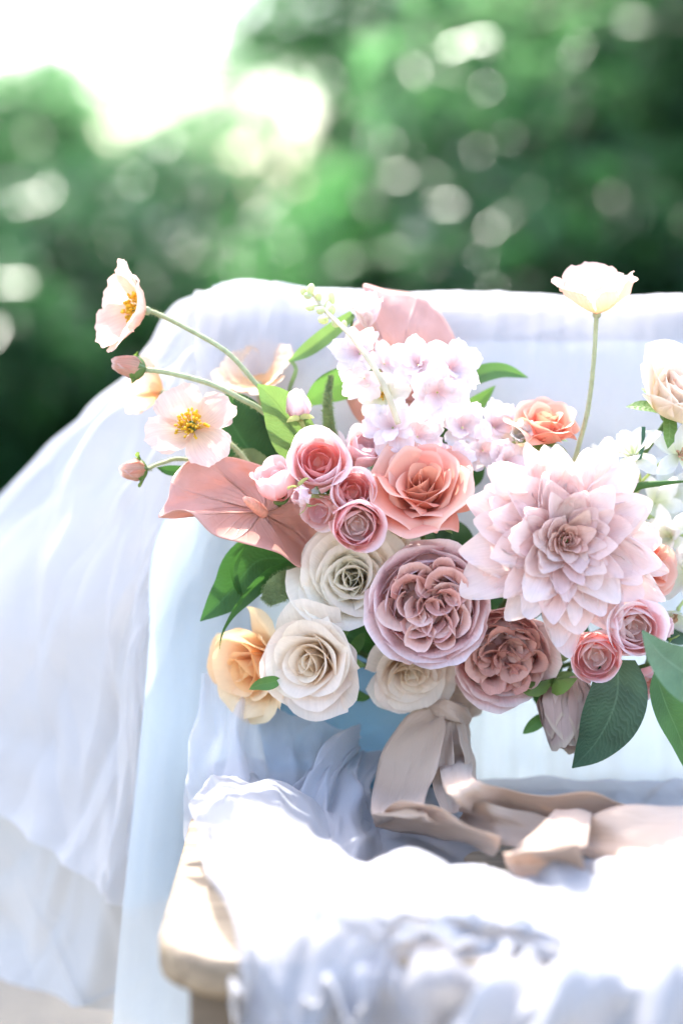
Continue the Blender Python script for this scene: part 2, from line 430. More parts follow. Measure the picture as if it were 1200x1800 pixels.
# ------------------------------------------------------------------ ground
def ground():
    m, n, l, out = newmat("sandy_ground")
    tc = n.new("ShaderNodeTexCoord"); sep = n.new("ShaderNodeSeparateXYZ"); l.new(tc.outputs['Object'], sep.inputs[0])
    n1 = n.new("ShaderNodeTexNoise"); n1.inputs['Scale'].default_value = 1.3; n1.inputs['Detail'].default_value = 6; l.new(tc.outputs['Object'], n1.inputs['Vector'])
    n2 = n.new("ShaderNodeTexNoise"); n2.inputs['Scale'].default_value = 40; n2.inputs['Detail'].default_value = 6; l.new(tc.outputs['Object'], n2.inputs['Vector'])
    c1 = n.new("ShaderNodeValToRGB"); c1.color_ramp.elements[0].color = rgb((0.13, 0.115, 0.09)); c1.color_ramp.elements[1].color = rgb((0.24, 0.215, 0.17)); l.new(n2.outputs[0], c1.inputs[0])
    c2 = n.new("ShaderNodeValToRGB"); c2.color_ramp.elements[0].color = rgb((0.03, 0.07, 0.025)); c2.color_ramp.elements[1].color = rgb((0.09, 0.16, 0.05)); l.new(n2.outputs[0], c2.inputs[0])
    mr = n.new("ShaderNodeMapRange"); mr.inputs['From Min'].default_value = 2.2; mr.inputs['From Max'].default_value = 3.4
    ad = n.new("ShaderNodeMath"); ad.operation = 'MULTIPLY_ADD'; ad.inputs[1].default_value = 1.6; l.new(n1.outputs[0], ad.inputs[0]); l.new(sep.outputs[1], ad.inputs[2])
    l.new(ad.outputs[0], mr.inputs[0])
    mx = n.new("ShaderNodeMixRGB"); l.new(mr.outputs[0], mx.inputs[0]); l.new(c1.outputs[0], mx.inputs[1]); l.new(c2.outputs[0], mx.inputs[2])
    bs = n.new("ShaderNodeBsdfPrincipled"); bs.inputs['Roughness'].default_value = 0.9; l.new(mx.outputs[0], bs.inputs['Base Color'])
    bm = n.new("ShaderNodeBump"); bm.inputs['Strength'].default_value = 0.6; bm.inputs['Distance'].default_value = 0.02; l.new(n2.outputs[0], bm.inputs['Height']); l.new(bm.outputs[0], bs.inputs['Normal'])
    l.new(bs.outputs[0], out.inputs[0])
    k = 24
    V = []; 
    for i in range(k + 1):
        for j in range(k + 1):
            x = (i / k - 0.5); y = (j / k - 0.5)
            x = math.copysign(abs(x * 2) ** 2.2, x) * 150; y = math.copysign(abs(y * 2) ** 2.2, y) * 150
            V.append((x, y + 4, 0.0 if abs(x) < 3 and abs(y + 4) < 4 else 0.04 * math.sin(x * .9) * math.cos(y * .7)))
    me = mk("ground", V, [tuple(reversed(f)) for f in grid_faces(k + 1, k + 1)], m)
    tag(put("ground", me), "pale sandy ground turning to grass towards the trees", kind="structure")
ground()

# ------------------------------------------------------------------ trees and bushes
def foliage_mat(name, c, t, trans=0.45, rough=0.27):
    m, n, l, out = newmat(name)
    uv = n.new("ShaderNodeUVMap"); sep = n.new("ShaderNodeSeparateXYZ"); l.new(uv.outputs[0], sep.inputs[0])
    cr = n.new("ShaderNodeValToRGB"); cr.color_ramp.elements[0].color = rgb([x * 0.55 for x in c]); cr.color_ramp.elements[1].color = rgb([x * 1.5 for x in c]); l.new(sep.outputs[0], cr.inputs[0])
    ct = n.new("ShaderNodeValToRGB"); ct.color_ramp.elements[0].color = rgb([x * 0.6 for x in t]); ct.color_ramp.elements[1].color = rgb([x * 1.4 for x in t]); l.new(sep.outputs[0], ct.inputs[0])
    bs = n.new("ShaderNodeBsdfPrincipled"); bs.inputs['Roughness'].default_value = rough; bs.inputs['Specular IOR Level'].default_value = 0.5; l.new(cr.outputs[0], bs.inputs['Base Color'])
    tr = n.new("ShaderNodeBsdfTranslucent"); l.new(ct.outputs[0], tr.inputs[0])
    mx = n.new("ShaderNodeMixShader"); mx.inputs[0].default_value = trans; l.new(bs.outputs[0], mx.inputs[1]); l.new(tr.outputs[0], mx.inputs[2]); l.new(mx.outputs[0], out.inputs[0])
    return m

FOL = {
    'dark': foliage_mat("dark_foliage", (0.028, 0.08, 0.035), (0.05, 0.16, 0.055), 0.35),
    'mid': foliage_mat("green_foliage", (0.038, 0.115, 0.040), (0.09, 0.28, 0.08), 0.5),
    'light': foliage_mat("light_foliage", (0.066, 0.16, 0.064), (0.13, 0.31, 0.12), 0.55),
}
BARK = plain_mat("bark", (0.09, 0.07, 0.05), 0.85, noise=0.5, scale=12)


def leaves_mesh(name, C, S, n, leaf, mat, rng, droop=0.0):
    """C clump centres, S clump radii, n leaves altogether"""
    C = np.asarray(C, float); S = np.asarray(S, float)
    wgt = S[:, :].prod(1) ** (2 / 3); wgt /= wgt.sum()
    idx = rng.choice(len(C), n, p=wgt)
    d = rng.normal(size=(n, 3)); d /= np.linalg.norm(d, axis=1)[:, None]
    rad = rng.uniform(0.35, 1, n) ** 0.6
    pos = C[idx] + d * rad[:, None] * S[idx]
    nrm = rng.normal(size=(n, 3)); nrm[:, 2] = np.abs(nrm[:, 2]) + 0.5; nrm /= np.linalg.norm(nrm, axis=1)[:, None]
    a = np.cross(nrm, rng.normal(size=(n, 3))); a /= np.linalg.norm(a, axis=1)[:, None]
    b = np.cross(nrm, a)
    sz = leaf * rng.uniform(0.6, 1.3, n)[:, None]
    base = pos - a * sz; tip = pos + a * sz - nrm * sz * 0.25
    l = pos + b * sz * 0.42 + nrm * sz * 0.12; r = pos - b * sz * 0.42 + nrm * sz * 0.12
    V = np.stack([base, l, tip, r], 1).reshape(-1, 3)
    me = bpy.data.meshes.new(name)
    me.vertices.add(4 * n); me.vertices.foreach_set("co", V.ravel())
    me.loops.add(6 * n)
    q = np.arange(n)[:, None] * 4 + np.array([0, 1, 2, 0, 2, 3])
    me.loops.foreach_set("vertex_index", q.ravel().astype(np.int32))
    me.polygons.add(2 * n)
    me.polygons.foreach_set("loop_start", (np.arange(2 * n) * 3).astype(np.int32))
    me.polygons.foreach_set("loop_total", np.full(2 * n, 3, np.int32))
    me.update(calc_edges=True)
    uvl = me.uv_layers.new(name="UVMap")
    cl = rng.uniform(0, 1, len(C))[idx]
    val = np.clip(0.5 * cl + 0.5 * rng.uniform(0, 1, n), 0, 1)
    uvl.data.foreach_set("uv", np.repeat(np.stack([val, val], 1), 6, 0).astype(np.float32).ravel())
    me.materials.append(mat)
    return me


def tree(px, y, h, rad, label, seed, kind='mid', clumps=34, leaves=6000, leaf=0.06, z0=0.6, trunk=0.07, name="tree", cat="tree", group="trees behind the chair", zr=None, csz=(0.16, 0.4), extra=()):
    rng = np.random.default_rng(seed)
    X = P(px, 456, y).x
    t, _ = root(name, (X, y, 0))
    lean = rng.uniform(-0.25, 0.25, 2)
    tr = [(0, 0, -0.05), (lean[0] * .3, lean[1] * .3, h * .3), (lean[0], lean[1], h * .62), (lean[0] * 1.2, lean[1] * 1.2, h * .9)]
    V, F, U = tube(cr_points(tr, 14), [trunk, trunk * .75, trunk * .45, trunk * .12], 9)
    put("trunk", mk("trunk", V, F, BARK, U), t)
    C = []; S = []
    for k in range(clumps):
        a = rng.uniform(0, 6.28); zz = rng.uniform(0, 1)
        prof = math.sin(math.pi * (0.18 + 0.78 * zz)) ** 0.6
        r = rad * prof * rng.uniform(0.25, 1) ** 0.5
        C.append((lean[0] * zz + r * math.cos(a), lean[1] * zz + r * math.sin(a), z0 + (h - z0) * zz))
        s = rng.uniform(*csz)
        S.append((s * 1.2, s * 1.2, s * .8))
        if k % 4 == 0:
            p0 = cr_points(tr, 14)[min(12, int(2 + 10 * zz * 0.8))]
            q = cr_points([p0, (p0 + np.array(C[-1])) / 2 + np.array([0, 0, .1]), C[-1]], 7)
            V, F, U = tube(q, [trunk * .35, trunk * .2, trunk * .08], 6)
            put("limb", mk("limb", V, F, BARK, U), t)
    for q in extra:
        e = (Vector(q[0]) if len(q) == 2 else P(*q[:3])) - Vector((X, y, 0))
        C.append(tuple(e)); S.append((q[-1],) * 3)
        p0 = cr_points(tr, 14)[7]
        V, F, U = tube(cr_points([p0, (Vector(p0) + e) / 2 + Vector((0, 0, .12)), e], 9), [trunk * .3, trunk * .15, trunk * .05], 6)
        put("limb", mk("limb", V, F, BARK, U), t)
    put("crown", leaves_mesh("crown", C, S, leaves, leaf, FOL[kind], rng), t)
    tag(t, label, cat, group)
    return t

BUSH = dict(name="bush", cat="bush", group="bushes behind the chair", trunk=0.035, z0=0.12)
# low dense bushes making the dark belt behind the chair
tree(-40, 5.2, 1.0, 0.8, "dense dark bush at the left edge of the picture behind the white drape", 11, 'dark', 44, 15000, 0.05, **BUSH)
tree(190, 7.2, 1.15, 0.8, "low dark bush behind the leftmost poppy", 12, 'dark', 40, 11000, 0.05, **BUSH)
tree(470, 8.5, 0.8, 0.95, "low green bush under the bright sky gap above the chair corner", 13, 'mid', 36, 9000, 0.05, **BUSH)
tree(700, 6.2, 1.15, 0.7, "mid green bush behind the middle of the chair back", 14, 'mid', 38, 10000, 0.05, **BUSH)
tree(950, 5.6, 1.3, 0.7, "dark bush behind the poppy standing above the chair back", 15, 'dark', 40, 12000, 0.05, **BUSH)
tree(1230, 5.0, 1.6, 0.7, "tall dark bush at the right edge of the picture", 16, 'dark', 44, 15000, 0.05, **BUSH)
# trees with gaps
tree(90, 10.5, 1.8, 1.0, "airy light green tree left of the middle, bright sky above it", 21, 'light', 46, 1800, 0.10, z0=0.3, csz=(.2, .32))
tree(380, 16.0, 2.3, 1.3, "far sparse tree whose small leaves speckle the bright sky patch", 29, 'light', 80, 900, 0.09, z0=0.5, csz=(.10, .18))
tree(-120, 12.5, 1.9, 1.0, "pale green tree at the far left", 22, 'light', 36, 3600, 0.075, z0=0.4)
tree(470, 13.0, 2.25, 1.3, "thin leafed tree in the middle with many sky gaps", 23, 'light', 80, 1300, 0.08, z0=0.4, csz=(.09, .17))
tree(900, 8.5, 3.6, .75, "tall light green tree right of the middle", 24, 'light', 60, 13000, 0.07, z0=0.5)
tree(1010, 9.5, 4.2, 1.4, "tall green tree above the right hand poppy", 25, 'mid', 70, 20000, 0.07, z0=0.4)
tree(1190, 7.2, 4.0, 1.0, "tall dark tree at the right behind the cream rose", 26, 'dark', 70, 20000, 0.06, z0=0.3)
tree(1500, 4.6, 3.6, .8, "nearer tree at the right whose low branch hangs into the top of the picture", 27, 'light', 30, 5200, 0.05, z0=1.4,
     extra=[(760, 40, 4.0, .14), (690, 110, 4.0, .11), (800, 130, 4.1, .13), (860, 40, 4.2, .15), (930, 60, 4.3, .16), (640, 170, 4.0, .08)])
tree(-1150, 2.6, 3.4, .7, "tree outside the frame at the left whose branch shades the drape", 28, 'mid', 22, 9000, 0.05, z0=1.9,
     extra=[((-.72 + .11 * math.sin(k * 2.4) * (k / 5), 1.48 + .08 * math.cos(k * 1.7), 2.54 + .08 * math.cos(k * 2.4) * (k / 4)), .09) for k in range(12)])
# far hedge
def far_hedge():
    rng = np.random.default_rng(5)
    C = []; S = []
    for k in range(150):
        x = rng.uniform(-9, 9)
        C.append((x, 26 + rng.uniform(-1, 1), rng.uniform(0.1, .55))); S.append((.5, .5, .3))
    o = put("far_hedge", leaves_mesh("far_hedge", C, S, 30000, 0.10, FOL['mid'], rng))
    tag(o, "far green hedge closing the view behind the trees", "hedge", kind="stuff")
far_hedge()

# ------------------------------------------------------------------ chair
def chair():
    t, _ = root("wooden_chair", (0.1, -0.17, 0))
    x0, x1, yf, yb, z = -0.118, 0.335, -0.425, 0.10, 0.452
    th = 0.026
    # seat: rounded slab
    ol = []
    rc = 0.075
    for (cx, cy, a0) in ((x1 - rc, yf + rc, -90), (x1 - .03, yb - .03, 0), (x0 + .03, yb - .03, 90), (x0 + rc, yf + rc, 180)):
        rr = rc if cy < -0.2 else .03
        for k in range(11):
            a = R(a0 + 9 * k)
            ol.append((cx + rr * math.cos(a), cy + rr * math.sin(a)))
    n = len(ol); V = []; F = []
    mcx, mcy = (x0 + x1) / 2, (yf + yb) / 2
    lv = [(z - th, 0.994), (z - th + .005, 1.0), (z - .006, 1.0), (z - .001, .993), (z, .985)]
    for zz, s in lv:
        for (x, y) in ol: V.append((mcx + (x - mcx) * s - .1, mcy + (y - mcy) * s + .17, zz))
    F = grid_faces(len(lv), n, True)
    F.append(tuple(range(n))[::-1]); F.append(tuple((len(lv) - 1) * n + k for k in range(n)))
    put("seat", mk("seat", V, F, M['wood']), t)
    def part(nm, b, mat=M['wood_dark'], bw=.003):
        V, F, U = box(b[0] - .1, b[1] - .1, b[2] + .17, b[3] + .17, b[4], b[5])
        bevel(put(nm, mk(nm, V, F, mat, U, smooth=False), t), bw)
    zt = z - th
    for xx in (x0 + .022, x1 - .058):
        part("leg", (xx, xx + .036, yf + .03, yf + .066, 0, zt))
        part("leg", (xx, xx + .036, yb - .055, yb - .02, 0, zt))
    part("apron", (x0 + .06, x1 - .06, yf + .035, yf + .053, zt - .055, zt))
    part("apron", (x0 + .03, x0 + .048, yf + .068, yb - .057, zt - .055, zt))
    part("apron", (x1 - .05, x1 - .032, yf + .068, yb - .057, zt - .055, zt))
    part("stretcher", (x0 + .03, x0 + .05, yf + .068, yb - .057, .16, .185))
    part("stretcher", (x1 - .05, x1 - .03, yf + .068, yb - .057, .16, .185))
    for xx in (x0 + .012, x1 - .04):
        q = [(xx + .016 - .1, yb - .016 + .17, z - .004), (xx + .016 - .1, yb + .17 + .015, z + .2), (xx + .016 - .1, yb + .17 + .035, z + .375)]
        V, F, U = tube(cr_points(q, 10), .013, 10)
        put("back_post", mk("back_post", V, F, M['wood_dark'], U), t)
    for zz, yy in ((z + .375, yb + .036), (z + .24, yb + .022)):
        q = [(x0 - .1, yy + .17, zz), (0, yy + .185, zz), (x1 - .1, yy + .17, zz)]
        V, F, U = tube(cr_points(q, 14), .014, 10)
        put("back_rail", mk("back_rail", V, F, M['wood_dark'], U), t)
    tag(t, "wooden chair with rounded seat, mostly hidden under white and blue cloth", "chair")
chair()

# ------------------------------------------------------------------ cloth
def patch(name, ctrl, nu, nv, mat, disp=None, thick=0.0):
    """ctrl rows x cols of world points; Catmull-Rom surface pushed along its normal by disp(u, v)"""
    A = np.array([[list(p) for p in r] for r in ctrl], float)
    x = np.linspace(0, 1, nv)
    rows = np.stack([np.stack([smooth_interp(x, A[i, :, k]) for k in range(3)], 1) for i in range(A.shape[0])])
    y = np.linspace(0, 1, nu)
    G = np.stack([np.stack([smooth_interp(y, rows[:, j, k]) for k in range(3)], 1) for j in range(nv)], 1)
    if disp is not None:
        du = np.gradient(G, axis=0); dv = np.gradient(G, axis=1)
        N = np.cross(du, dv); N /= np.linalg.norm(N, axis=2)[..., None] + 1e-12
        U, V = np.meshgrid(y, x, indexing='ij')
        G = G + N * disp(U, V)[..., None]
    U, V = np.meshgrid(y, x, indexing='ij')
    me = mk(name, G.reshape(-1, 3), grid_faces(nu, nv), mat, np.stack([V, U], -1).reshape(-1, 2))
    o = put(name, me)
    if thick > 0:
        m = o.modifiers.new("thickness", 'SOLIDIFY'); m.thickness = thick; m.offset = 0
    return o


def folds(seed, terms, grow=(0.3, 1.0)):
    """terms: (amp, freq across, drift along, sharp)"""
    r = np.random.default_rng(seed)
    ph = r.uniform(0, 6.28, len(terms))
    wob = wav(seed + 3, 3, 1, 4)
    def f(U, V):
        s = 0
        for (a, fr, dr, sh), p in zip(terms, ph):
            w_ = np.sin(V * fr * 6.283 + dr * U + p + 0.9 * wob(U * 1.5, V * 1.3))
            w_ = np.sign(w_) * np.abs(w_) ** sh
            s = s + a * w_
        return s * (grow[0] + (grow[1] - grow[0]) * U)
    return f


def crumple(seed, amp, scale, octv=3):
    def f(U, V):
        out_ = np.zeros_like(U)
        for i in range(U.shape[0]):
            for j in range(U.shape[1]):
                out_[i, j] = mnoise.fractal(Vector((U[i, j] * scale, V[i, j] * scale, seed)), 0.6, 2.1, octv, noise_basis='PERLIN_ORIGINAL')
        return out_ * amp
    return f

def creases(seed, n, amp, wd, slope=.5, lo=.35):
    """sharp crease lines running down a cloth, each fading in and out"""
    r = np.random.default_rng(seed)
    L_ = [(r.uniform(-.1, 1.1), r.uniform(-slope, slope), r.uniform(.5, 1) * amp * r.choice([-1, 1]), wd * r.uniform(.5, 1.8), r.uniform(0, 1), r.uniform(lo, 1.2), r.uniform(0, 6.28)) for _ in range(n)]
    def f(U, V):
        s = 0
        for v0, sl_, a, w_, uc, ul, p in L_:
            d = (V - v0 - sl_ * (U - .5) - .03 * np.sin(U * 7 + p)) / w_
            s = s + a * np.exp(-np.abs(d) ** 1.3) * np.exp(-((U - uc) / ul) ** 2)
        return s
    return f


def add(*fs): return lambda U, V: sum(f(U, V) for f in fs)

# white cloth laid over the top rail (back side, over the rail, front side)
rows = []
xs = (345, 430, 520, 640, 760, 880, 1000, 1120, 1240, 1380)
def rail_row(yy, pys, xx=xs): return [P(x, p, yy) for x, p in zip(xx, pys)]
rows.append(rail_row(.25, [1560] * 10))
rows.append(rail_row(.21, [800] * 10))
rows.append(rail_row(.175, [575, 560, 560, 562, 562, 564, 566, 566, 566, 566]))
rows.append(rail_row(.145, [522, 498, 508, 512, 514, 519, 520, 521, 520, 520]))
rows.append(rail_row(.115, [545, 520, 528, 530, 532, 536, 538, 538, 538, 538]))
rows.append(rail_row(.082, [640, 620, 640, 640, 640, 640, 640, 640, 640, 640]))
rows.append(rail_row(.066, [760, 760, 760, 760, 760, 760, 760, 760, 760, 760], (400, 460) + xs[2:]))
rows.append(rail_row(.058, [1000, 1000, 1000, 990, 985, 985, 980, 980, 980, 980], (480, 510, 560) + xs[3:]))
o = patch("rail_cloth", rows, 90, 220, M['rail_cloth'], add(folds(4, [(.0010, 4, 1.5, 1), (.0004, 11, -3, 1), (.0002, 31, 3, 1)], (.7, 1.0)), crumple(2.2, .003, 4, 2), creases(10, 30, .0012, .012, .25)))
tag(o, "white voile cloth folded over the top of the chair back", "cloth", "cloths dressing the chair")

# big white drape falling from the chair corner to the left
cD = [
    [P(620, 505, .14), P(470, 500, .14), P(400, 494, .15), P(350, 512, .17), P(325, 545, .19)],
    [P(600, 590, .11), P(480, 585, .11), P(385, 580, .13), P(290, 590, .18), P(235, 640, .23)],
    [P(500, 700, .10), P(420, 700, .10), P(320, 700, .13), P(200, 720, .19), P(110, 765, .27)],
    [P(400, 880, .09), P(340, 880, .10), P(240, 880, .13), P(110, 880, .20), P(-10, 900, .30)],
    [P(285, 1100, .08), P(250, 1100, .09), P(160, 1095, .12), P(20, 1080, .20), P(-160, 1050, .32)],
    [P(255, 1360, .08), P(235, 1360, .08), P(150, 1330, .12), P(0, 1290, .20), P(-260, 1200, .34)],
    [P(222, 1606, .08), P(205, 1590, .08), P(120, 1520, .12), P(0, 1430, .20), P(-330, 1310, .36)],
]
o = patch("white_drape", cD, 190, 190, M['white_cloth'], add(folds(8, [(.005, 1.7, 1.4, 1), (.002, 3.7, -1.6, 1)], (.25, 1.3)), crumple(5.1, .013, 3.2, 3), creases(3, 30, .006, .022, .8)), 0)
tag(o, "large white drape falling from the chair corner out to the left", "cloth", "cloths dressing the chair")
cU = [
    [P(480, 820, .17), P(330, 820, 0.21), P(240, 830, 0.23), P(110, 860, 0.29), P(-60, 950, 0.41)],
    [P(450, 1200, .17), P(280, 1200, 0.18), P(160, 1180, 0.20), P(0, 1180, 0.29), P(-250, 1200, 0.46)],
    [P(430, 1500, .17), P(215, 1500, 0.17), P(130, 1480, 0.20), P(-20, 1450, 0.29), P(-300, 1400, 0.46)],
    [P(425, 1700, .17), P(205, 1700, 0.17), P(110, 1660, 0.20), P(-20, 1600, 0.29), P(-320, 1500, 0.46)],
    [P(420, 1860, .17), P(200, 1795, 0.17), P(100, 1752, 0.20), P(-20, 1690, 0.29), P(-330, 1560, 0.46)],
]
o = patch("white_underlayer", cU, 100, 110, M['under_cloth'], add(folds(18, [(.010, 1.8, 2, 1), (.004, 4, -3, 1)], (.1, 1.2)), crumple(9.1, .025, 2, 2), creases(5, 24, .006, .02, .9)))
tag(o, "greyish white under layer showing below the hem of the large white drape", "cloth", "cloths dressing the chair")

# pale blue tulle hanging in front of the chair back, reaching the floor at the left
cB = [
    [P(470, 600, .108), P(620, 600, .108), P(800, 600, .108), P(1000, 600, .108), P(1300, 600, .108)],
    [P(385, 750, .085), P(560, 750, .085), P(780, 750, .085), P(1000, 750, .085), P(1300, 750, .085)],
    [P(275, 950, .072), P(490, 960, .075), P(770, 960, .078), P(1000, 960, .078), P(1300, 960, .078)],
    [P(262, 1150, .065), P(470, 1160, .07), P(760, 1160, .075), P(1000, 1160, .075), P(1300, 1160, .075)],
    [P(240, 1380, .06), P(450, 1350, .065), P(750, 1350, .072), P(1000, 1350, .072), P(1300, 1350, .072)],
    [P(215, 1600, .055), P(400, 1550, .05), P(740, 1410, .06), P(1000, 1408, .06), P(1300, 1408, .06)],
]
o = patch("blue_tulle", cB, 90, 260, M['blue'], lambda U, V: (.04 + .96 * np.clip(V * 3 - .4, 0, 1)) * add(folds(21, [(.003, 5.5, .6, 1), (.0018, 13, -.7, 1), (.0007, 31, .5, 1)], (.3, 1.1)), crumple(3.3, .008, 3, 3))(U, V))
tag(o, "pale blue tulle hanging in front of the chair back behind the bouquet", "tulle", "cloths dressing the chair")
cB2 = [
    [P(310, 880, .06), P(370, 880, .06), P(450, 880, .06)],
    [P(272, 1040, .06), P(345, 1040, .06), P(440, 1040, .06)],
    [P(252, 1250, .045), P(330, 1250, .045), P(435, 1250, .05)],
    [P(225, 1500, .04), P(310, 1500, .05), P(430, 1500, .09)],
    [P(205, 1700, .03), P(300, 1700, .04), P(430, 1700, .09)],
    [P(195, 1850, .03), P(300, 1850, .04), P(430, 1850, .09)],
]
o = patch("blue_tulle_tail", cB2, 60, 60, M['blue_pale'], folds(25, [(.002, 1.5, 1, 1), (.0006, 4, 2, 1)], (.5, 1.2)))
tag(o, "pale blue tulle tail falling past the left side of the wooden seat", "tulle", "cloths dressing the chair")
# deeper blue satin on the seat behind the ribbon
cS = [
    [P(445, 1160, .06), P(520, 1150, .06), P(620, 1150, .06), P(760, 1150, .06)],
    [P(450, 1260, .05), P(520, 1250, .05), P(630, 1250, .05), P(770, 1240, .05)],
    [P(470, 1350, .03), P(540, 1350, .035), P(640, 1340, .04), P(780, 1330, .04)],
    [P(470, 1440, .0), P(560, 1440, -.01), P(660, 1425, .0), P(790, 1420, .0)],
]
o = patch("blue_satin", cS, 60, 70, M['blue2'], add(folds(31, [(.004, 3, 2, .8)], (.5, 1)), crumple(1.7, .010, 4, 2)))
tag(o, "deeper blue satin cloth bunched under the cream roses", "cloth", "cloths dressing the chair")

# white tulle heaped over the seat and falling over its front edge
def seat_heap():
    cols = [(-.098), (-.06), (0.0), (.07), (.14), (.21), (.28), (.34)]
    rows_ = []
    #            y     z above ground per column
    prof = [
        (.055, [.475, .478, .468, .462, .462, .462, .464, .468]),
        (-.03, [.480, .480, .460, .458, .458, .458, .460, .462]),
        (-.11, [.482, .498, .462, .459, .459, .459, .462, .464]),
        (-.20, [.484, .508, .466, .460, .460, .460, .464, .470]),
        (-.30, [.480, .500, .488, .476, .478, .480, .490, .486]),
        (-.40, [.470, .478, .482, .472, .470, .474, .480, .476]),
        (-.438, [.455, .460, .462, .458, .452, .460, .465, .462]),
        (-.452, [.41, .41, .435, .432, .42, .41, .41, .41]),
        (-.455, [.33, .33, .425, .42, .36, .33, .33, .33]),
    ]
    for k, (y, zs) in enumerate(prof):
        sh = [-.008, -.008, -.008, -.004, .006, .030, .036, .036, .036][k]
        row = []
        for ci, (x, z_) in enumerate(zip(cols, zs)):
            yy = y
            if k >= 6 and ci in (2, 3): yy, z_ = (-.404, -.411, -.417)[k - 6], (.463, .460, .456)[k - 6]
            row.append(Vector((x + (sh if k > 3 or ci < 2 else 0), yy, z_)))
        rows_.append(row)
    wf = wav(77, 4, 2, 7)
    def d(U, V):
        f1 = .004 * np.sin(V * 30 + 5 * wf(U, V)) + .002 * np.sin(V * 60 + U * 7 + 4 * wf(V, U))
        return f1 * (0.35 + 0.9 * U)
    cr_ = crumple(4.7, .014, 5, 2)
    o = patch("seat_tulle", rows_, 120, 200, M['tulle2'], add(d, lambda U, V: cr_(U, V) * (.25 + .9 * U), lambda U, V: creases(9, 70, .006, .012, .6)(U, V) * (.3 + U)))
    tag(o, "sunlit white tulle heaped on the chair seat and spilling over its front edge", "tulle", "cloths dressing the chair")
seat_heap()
# sheer veil swelling at the left of the seat
cV = [
    [P(352, 1190, .03), P(420, 1200, .02), P(500, 1255, .02), P(640, 1290, .03)],
    [P(338, 1280, .0), P(410, 1290, -.02), P(500, 1330, -.01), P(600, 1330, .01)],
    [P(338, 1380, -.02), P(410, 1400, -.05), P(510, 1410, -.04), P(610, 1370, -.02)],
    [P(345, 1480, -.05), P(420, 1480, -.09), P(520, 1480, -.09), P(630, 1440, -.06)],
    [P(365, 1570, -.10), P(430, 1560, -.14), P(530, 1540, -.14), P(650, 1500, -.10)],
]
o = patch("sheer_veil", cV, 80, 80, M['tulle'], add(folds(41, [(.006, 3, 3, .7), (.004, 7, -3, .8)], (.6, 1.1)), crumple(8.8, .012, 3, 2), creases(6, 26, .004, .02, .9)))
tag(o, "sheer white veil puffed up at the left end of the seat", "tulle", "cloths dressing the chair")
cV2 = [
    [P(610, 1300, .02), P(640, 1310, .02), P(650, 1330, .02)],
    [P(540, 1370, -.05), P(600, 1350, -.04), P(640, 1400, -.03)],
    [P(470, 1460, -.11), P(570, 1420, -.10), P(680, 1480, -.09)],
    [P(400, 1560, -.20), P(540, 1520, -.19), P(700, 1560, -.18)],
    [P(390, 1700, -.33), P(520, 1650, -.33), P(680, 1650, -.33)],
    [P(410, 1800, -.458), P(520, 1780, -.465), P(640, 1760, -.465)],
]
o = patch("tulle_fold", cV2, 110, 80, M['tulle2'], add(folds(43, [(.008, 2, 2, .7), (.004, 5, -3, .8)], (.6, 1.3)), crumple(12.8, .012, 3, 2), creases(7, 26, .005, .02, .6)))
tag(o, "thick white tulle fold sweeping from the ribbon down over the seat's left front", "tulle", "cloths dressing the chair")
cV3 = [
    [P(1100, 1560, -.12), P(1180, 1540, -.12), P(1300, 1540, -.12)],
    [P(1000, 1640, -.30), P(1130, 1620, -.30), P(1320, 1600, -.30)],
    [P(880, 1740, -.46), P(1050, 1700, -.48), P(1330, 1680, -.48)],
    [P(760, 1850, -.50), P(980, 1850, -.51), P(1330, 1850, -.51)],
]
o = patch("tulle_sweep", cV3, 80, 80, M['tulle2'], add(folds(47, [(.008, 3, 2, .7), (.004, 7, -3, .8)], (.6, 1.3)), crumple(15.8, .012, 3, 2), creases(8, 26, .005, .02, .6)))
tag(o, "blurred white tulle sweep hanging over the front edge at the lower right", "tulle", "cloths dressing the chair")

cV4 = [
    [P(560, 1650, -.40), P(720, 1645, -.40), P(900, 1650, -.40)],
    [P(560, 1715, -.436), P(720, 1712, -.436), P(900, 1712, -.436)],
    [P(565, 1780, -.440), P(720, 1775, -.442), P(900, 1780, -.442)],
    [P(570, 1860, -.442), P(720, 1850, -.444), P(900, 1860, -.444)],
]
o = patch("front_veil", cV4, 50, 80, M['tulle'], add(folds(49, [(.004, 3, 2, .8), (.002, 7, -3, .8)], (.5, 1.2)), creases(12, 14, .003, .03, .4)))
tag(o, "thin see-through tulle hanging before the wooden front edge of the seat", "tulle", "cloths dressing the chair")

# ------------------------------------------------------------------ flower builders
BIND = P(788, 1225, 0.035)
SEATZ = 0.455
GREEN_STEM = plain_mat("green_stem", (0.10, 0.17, 0.05), 0.5, .2, tcol=(.2, .35, .08))
PALE_STEM = plain_mat("pale_hairy_stem", (0.42, 0.46, 0.28), 0.6, .25, noise=.2, scale=200, tcol=(.5, .55, .3))
DARK_STEM = plain_mat("dark_stem", (0.035, 0.06, 0.03), 0.6)
SEPAL = leaf_mat("sepal_green", (0.13, 0.24, 0.07), (0.3, 0.5, 0.12), veins=8)

G = "flowers of the bouquet"


def add_mesh(name, geo, mat, parent, rot=None, loc=None, scale=None, kind=None):
    o = put(name, mk(name, geo[0], geo[1], mat, geo[2]), parent, rot, loc, scale)
    if kind: o['kind'] = kind
    return o


def stem(t, Mx, base_local, via=None, end=None, rad=.0022, mat=None, n=14):
    """stem part from the flower's base to the binding point (world path turned into local)"""
    b = Mx @ Vector(base_local)
    e = end if end is not None else BIND + Vector((random.uniform(-.012, .012), random.uniform(-.012, .012), 0))
    back = Mx.to_3x3() @ Vector((0, 0, -1))
    pts = [b] + (via if via else [b + back * .035]) + [e]
    Mi = Mx.inverted()
    pts = [Mi @ p for p in pts]
    g = tube(cr_points(pts, n), rad, 7)
    return add_mesh("stem", g, mat or GREEN_STEM, t)


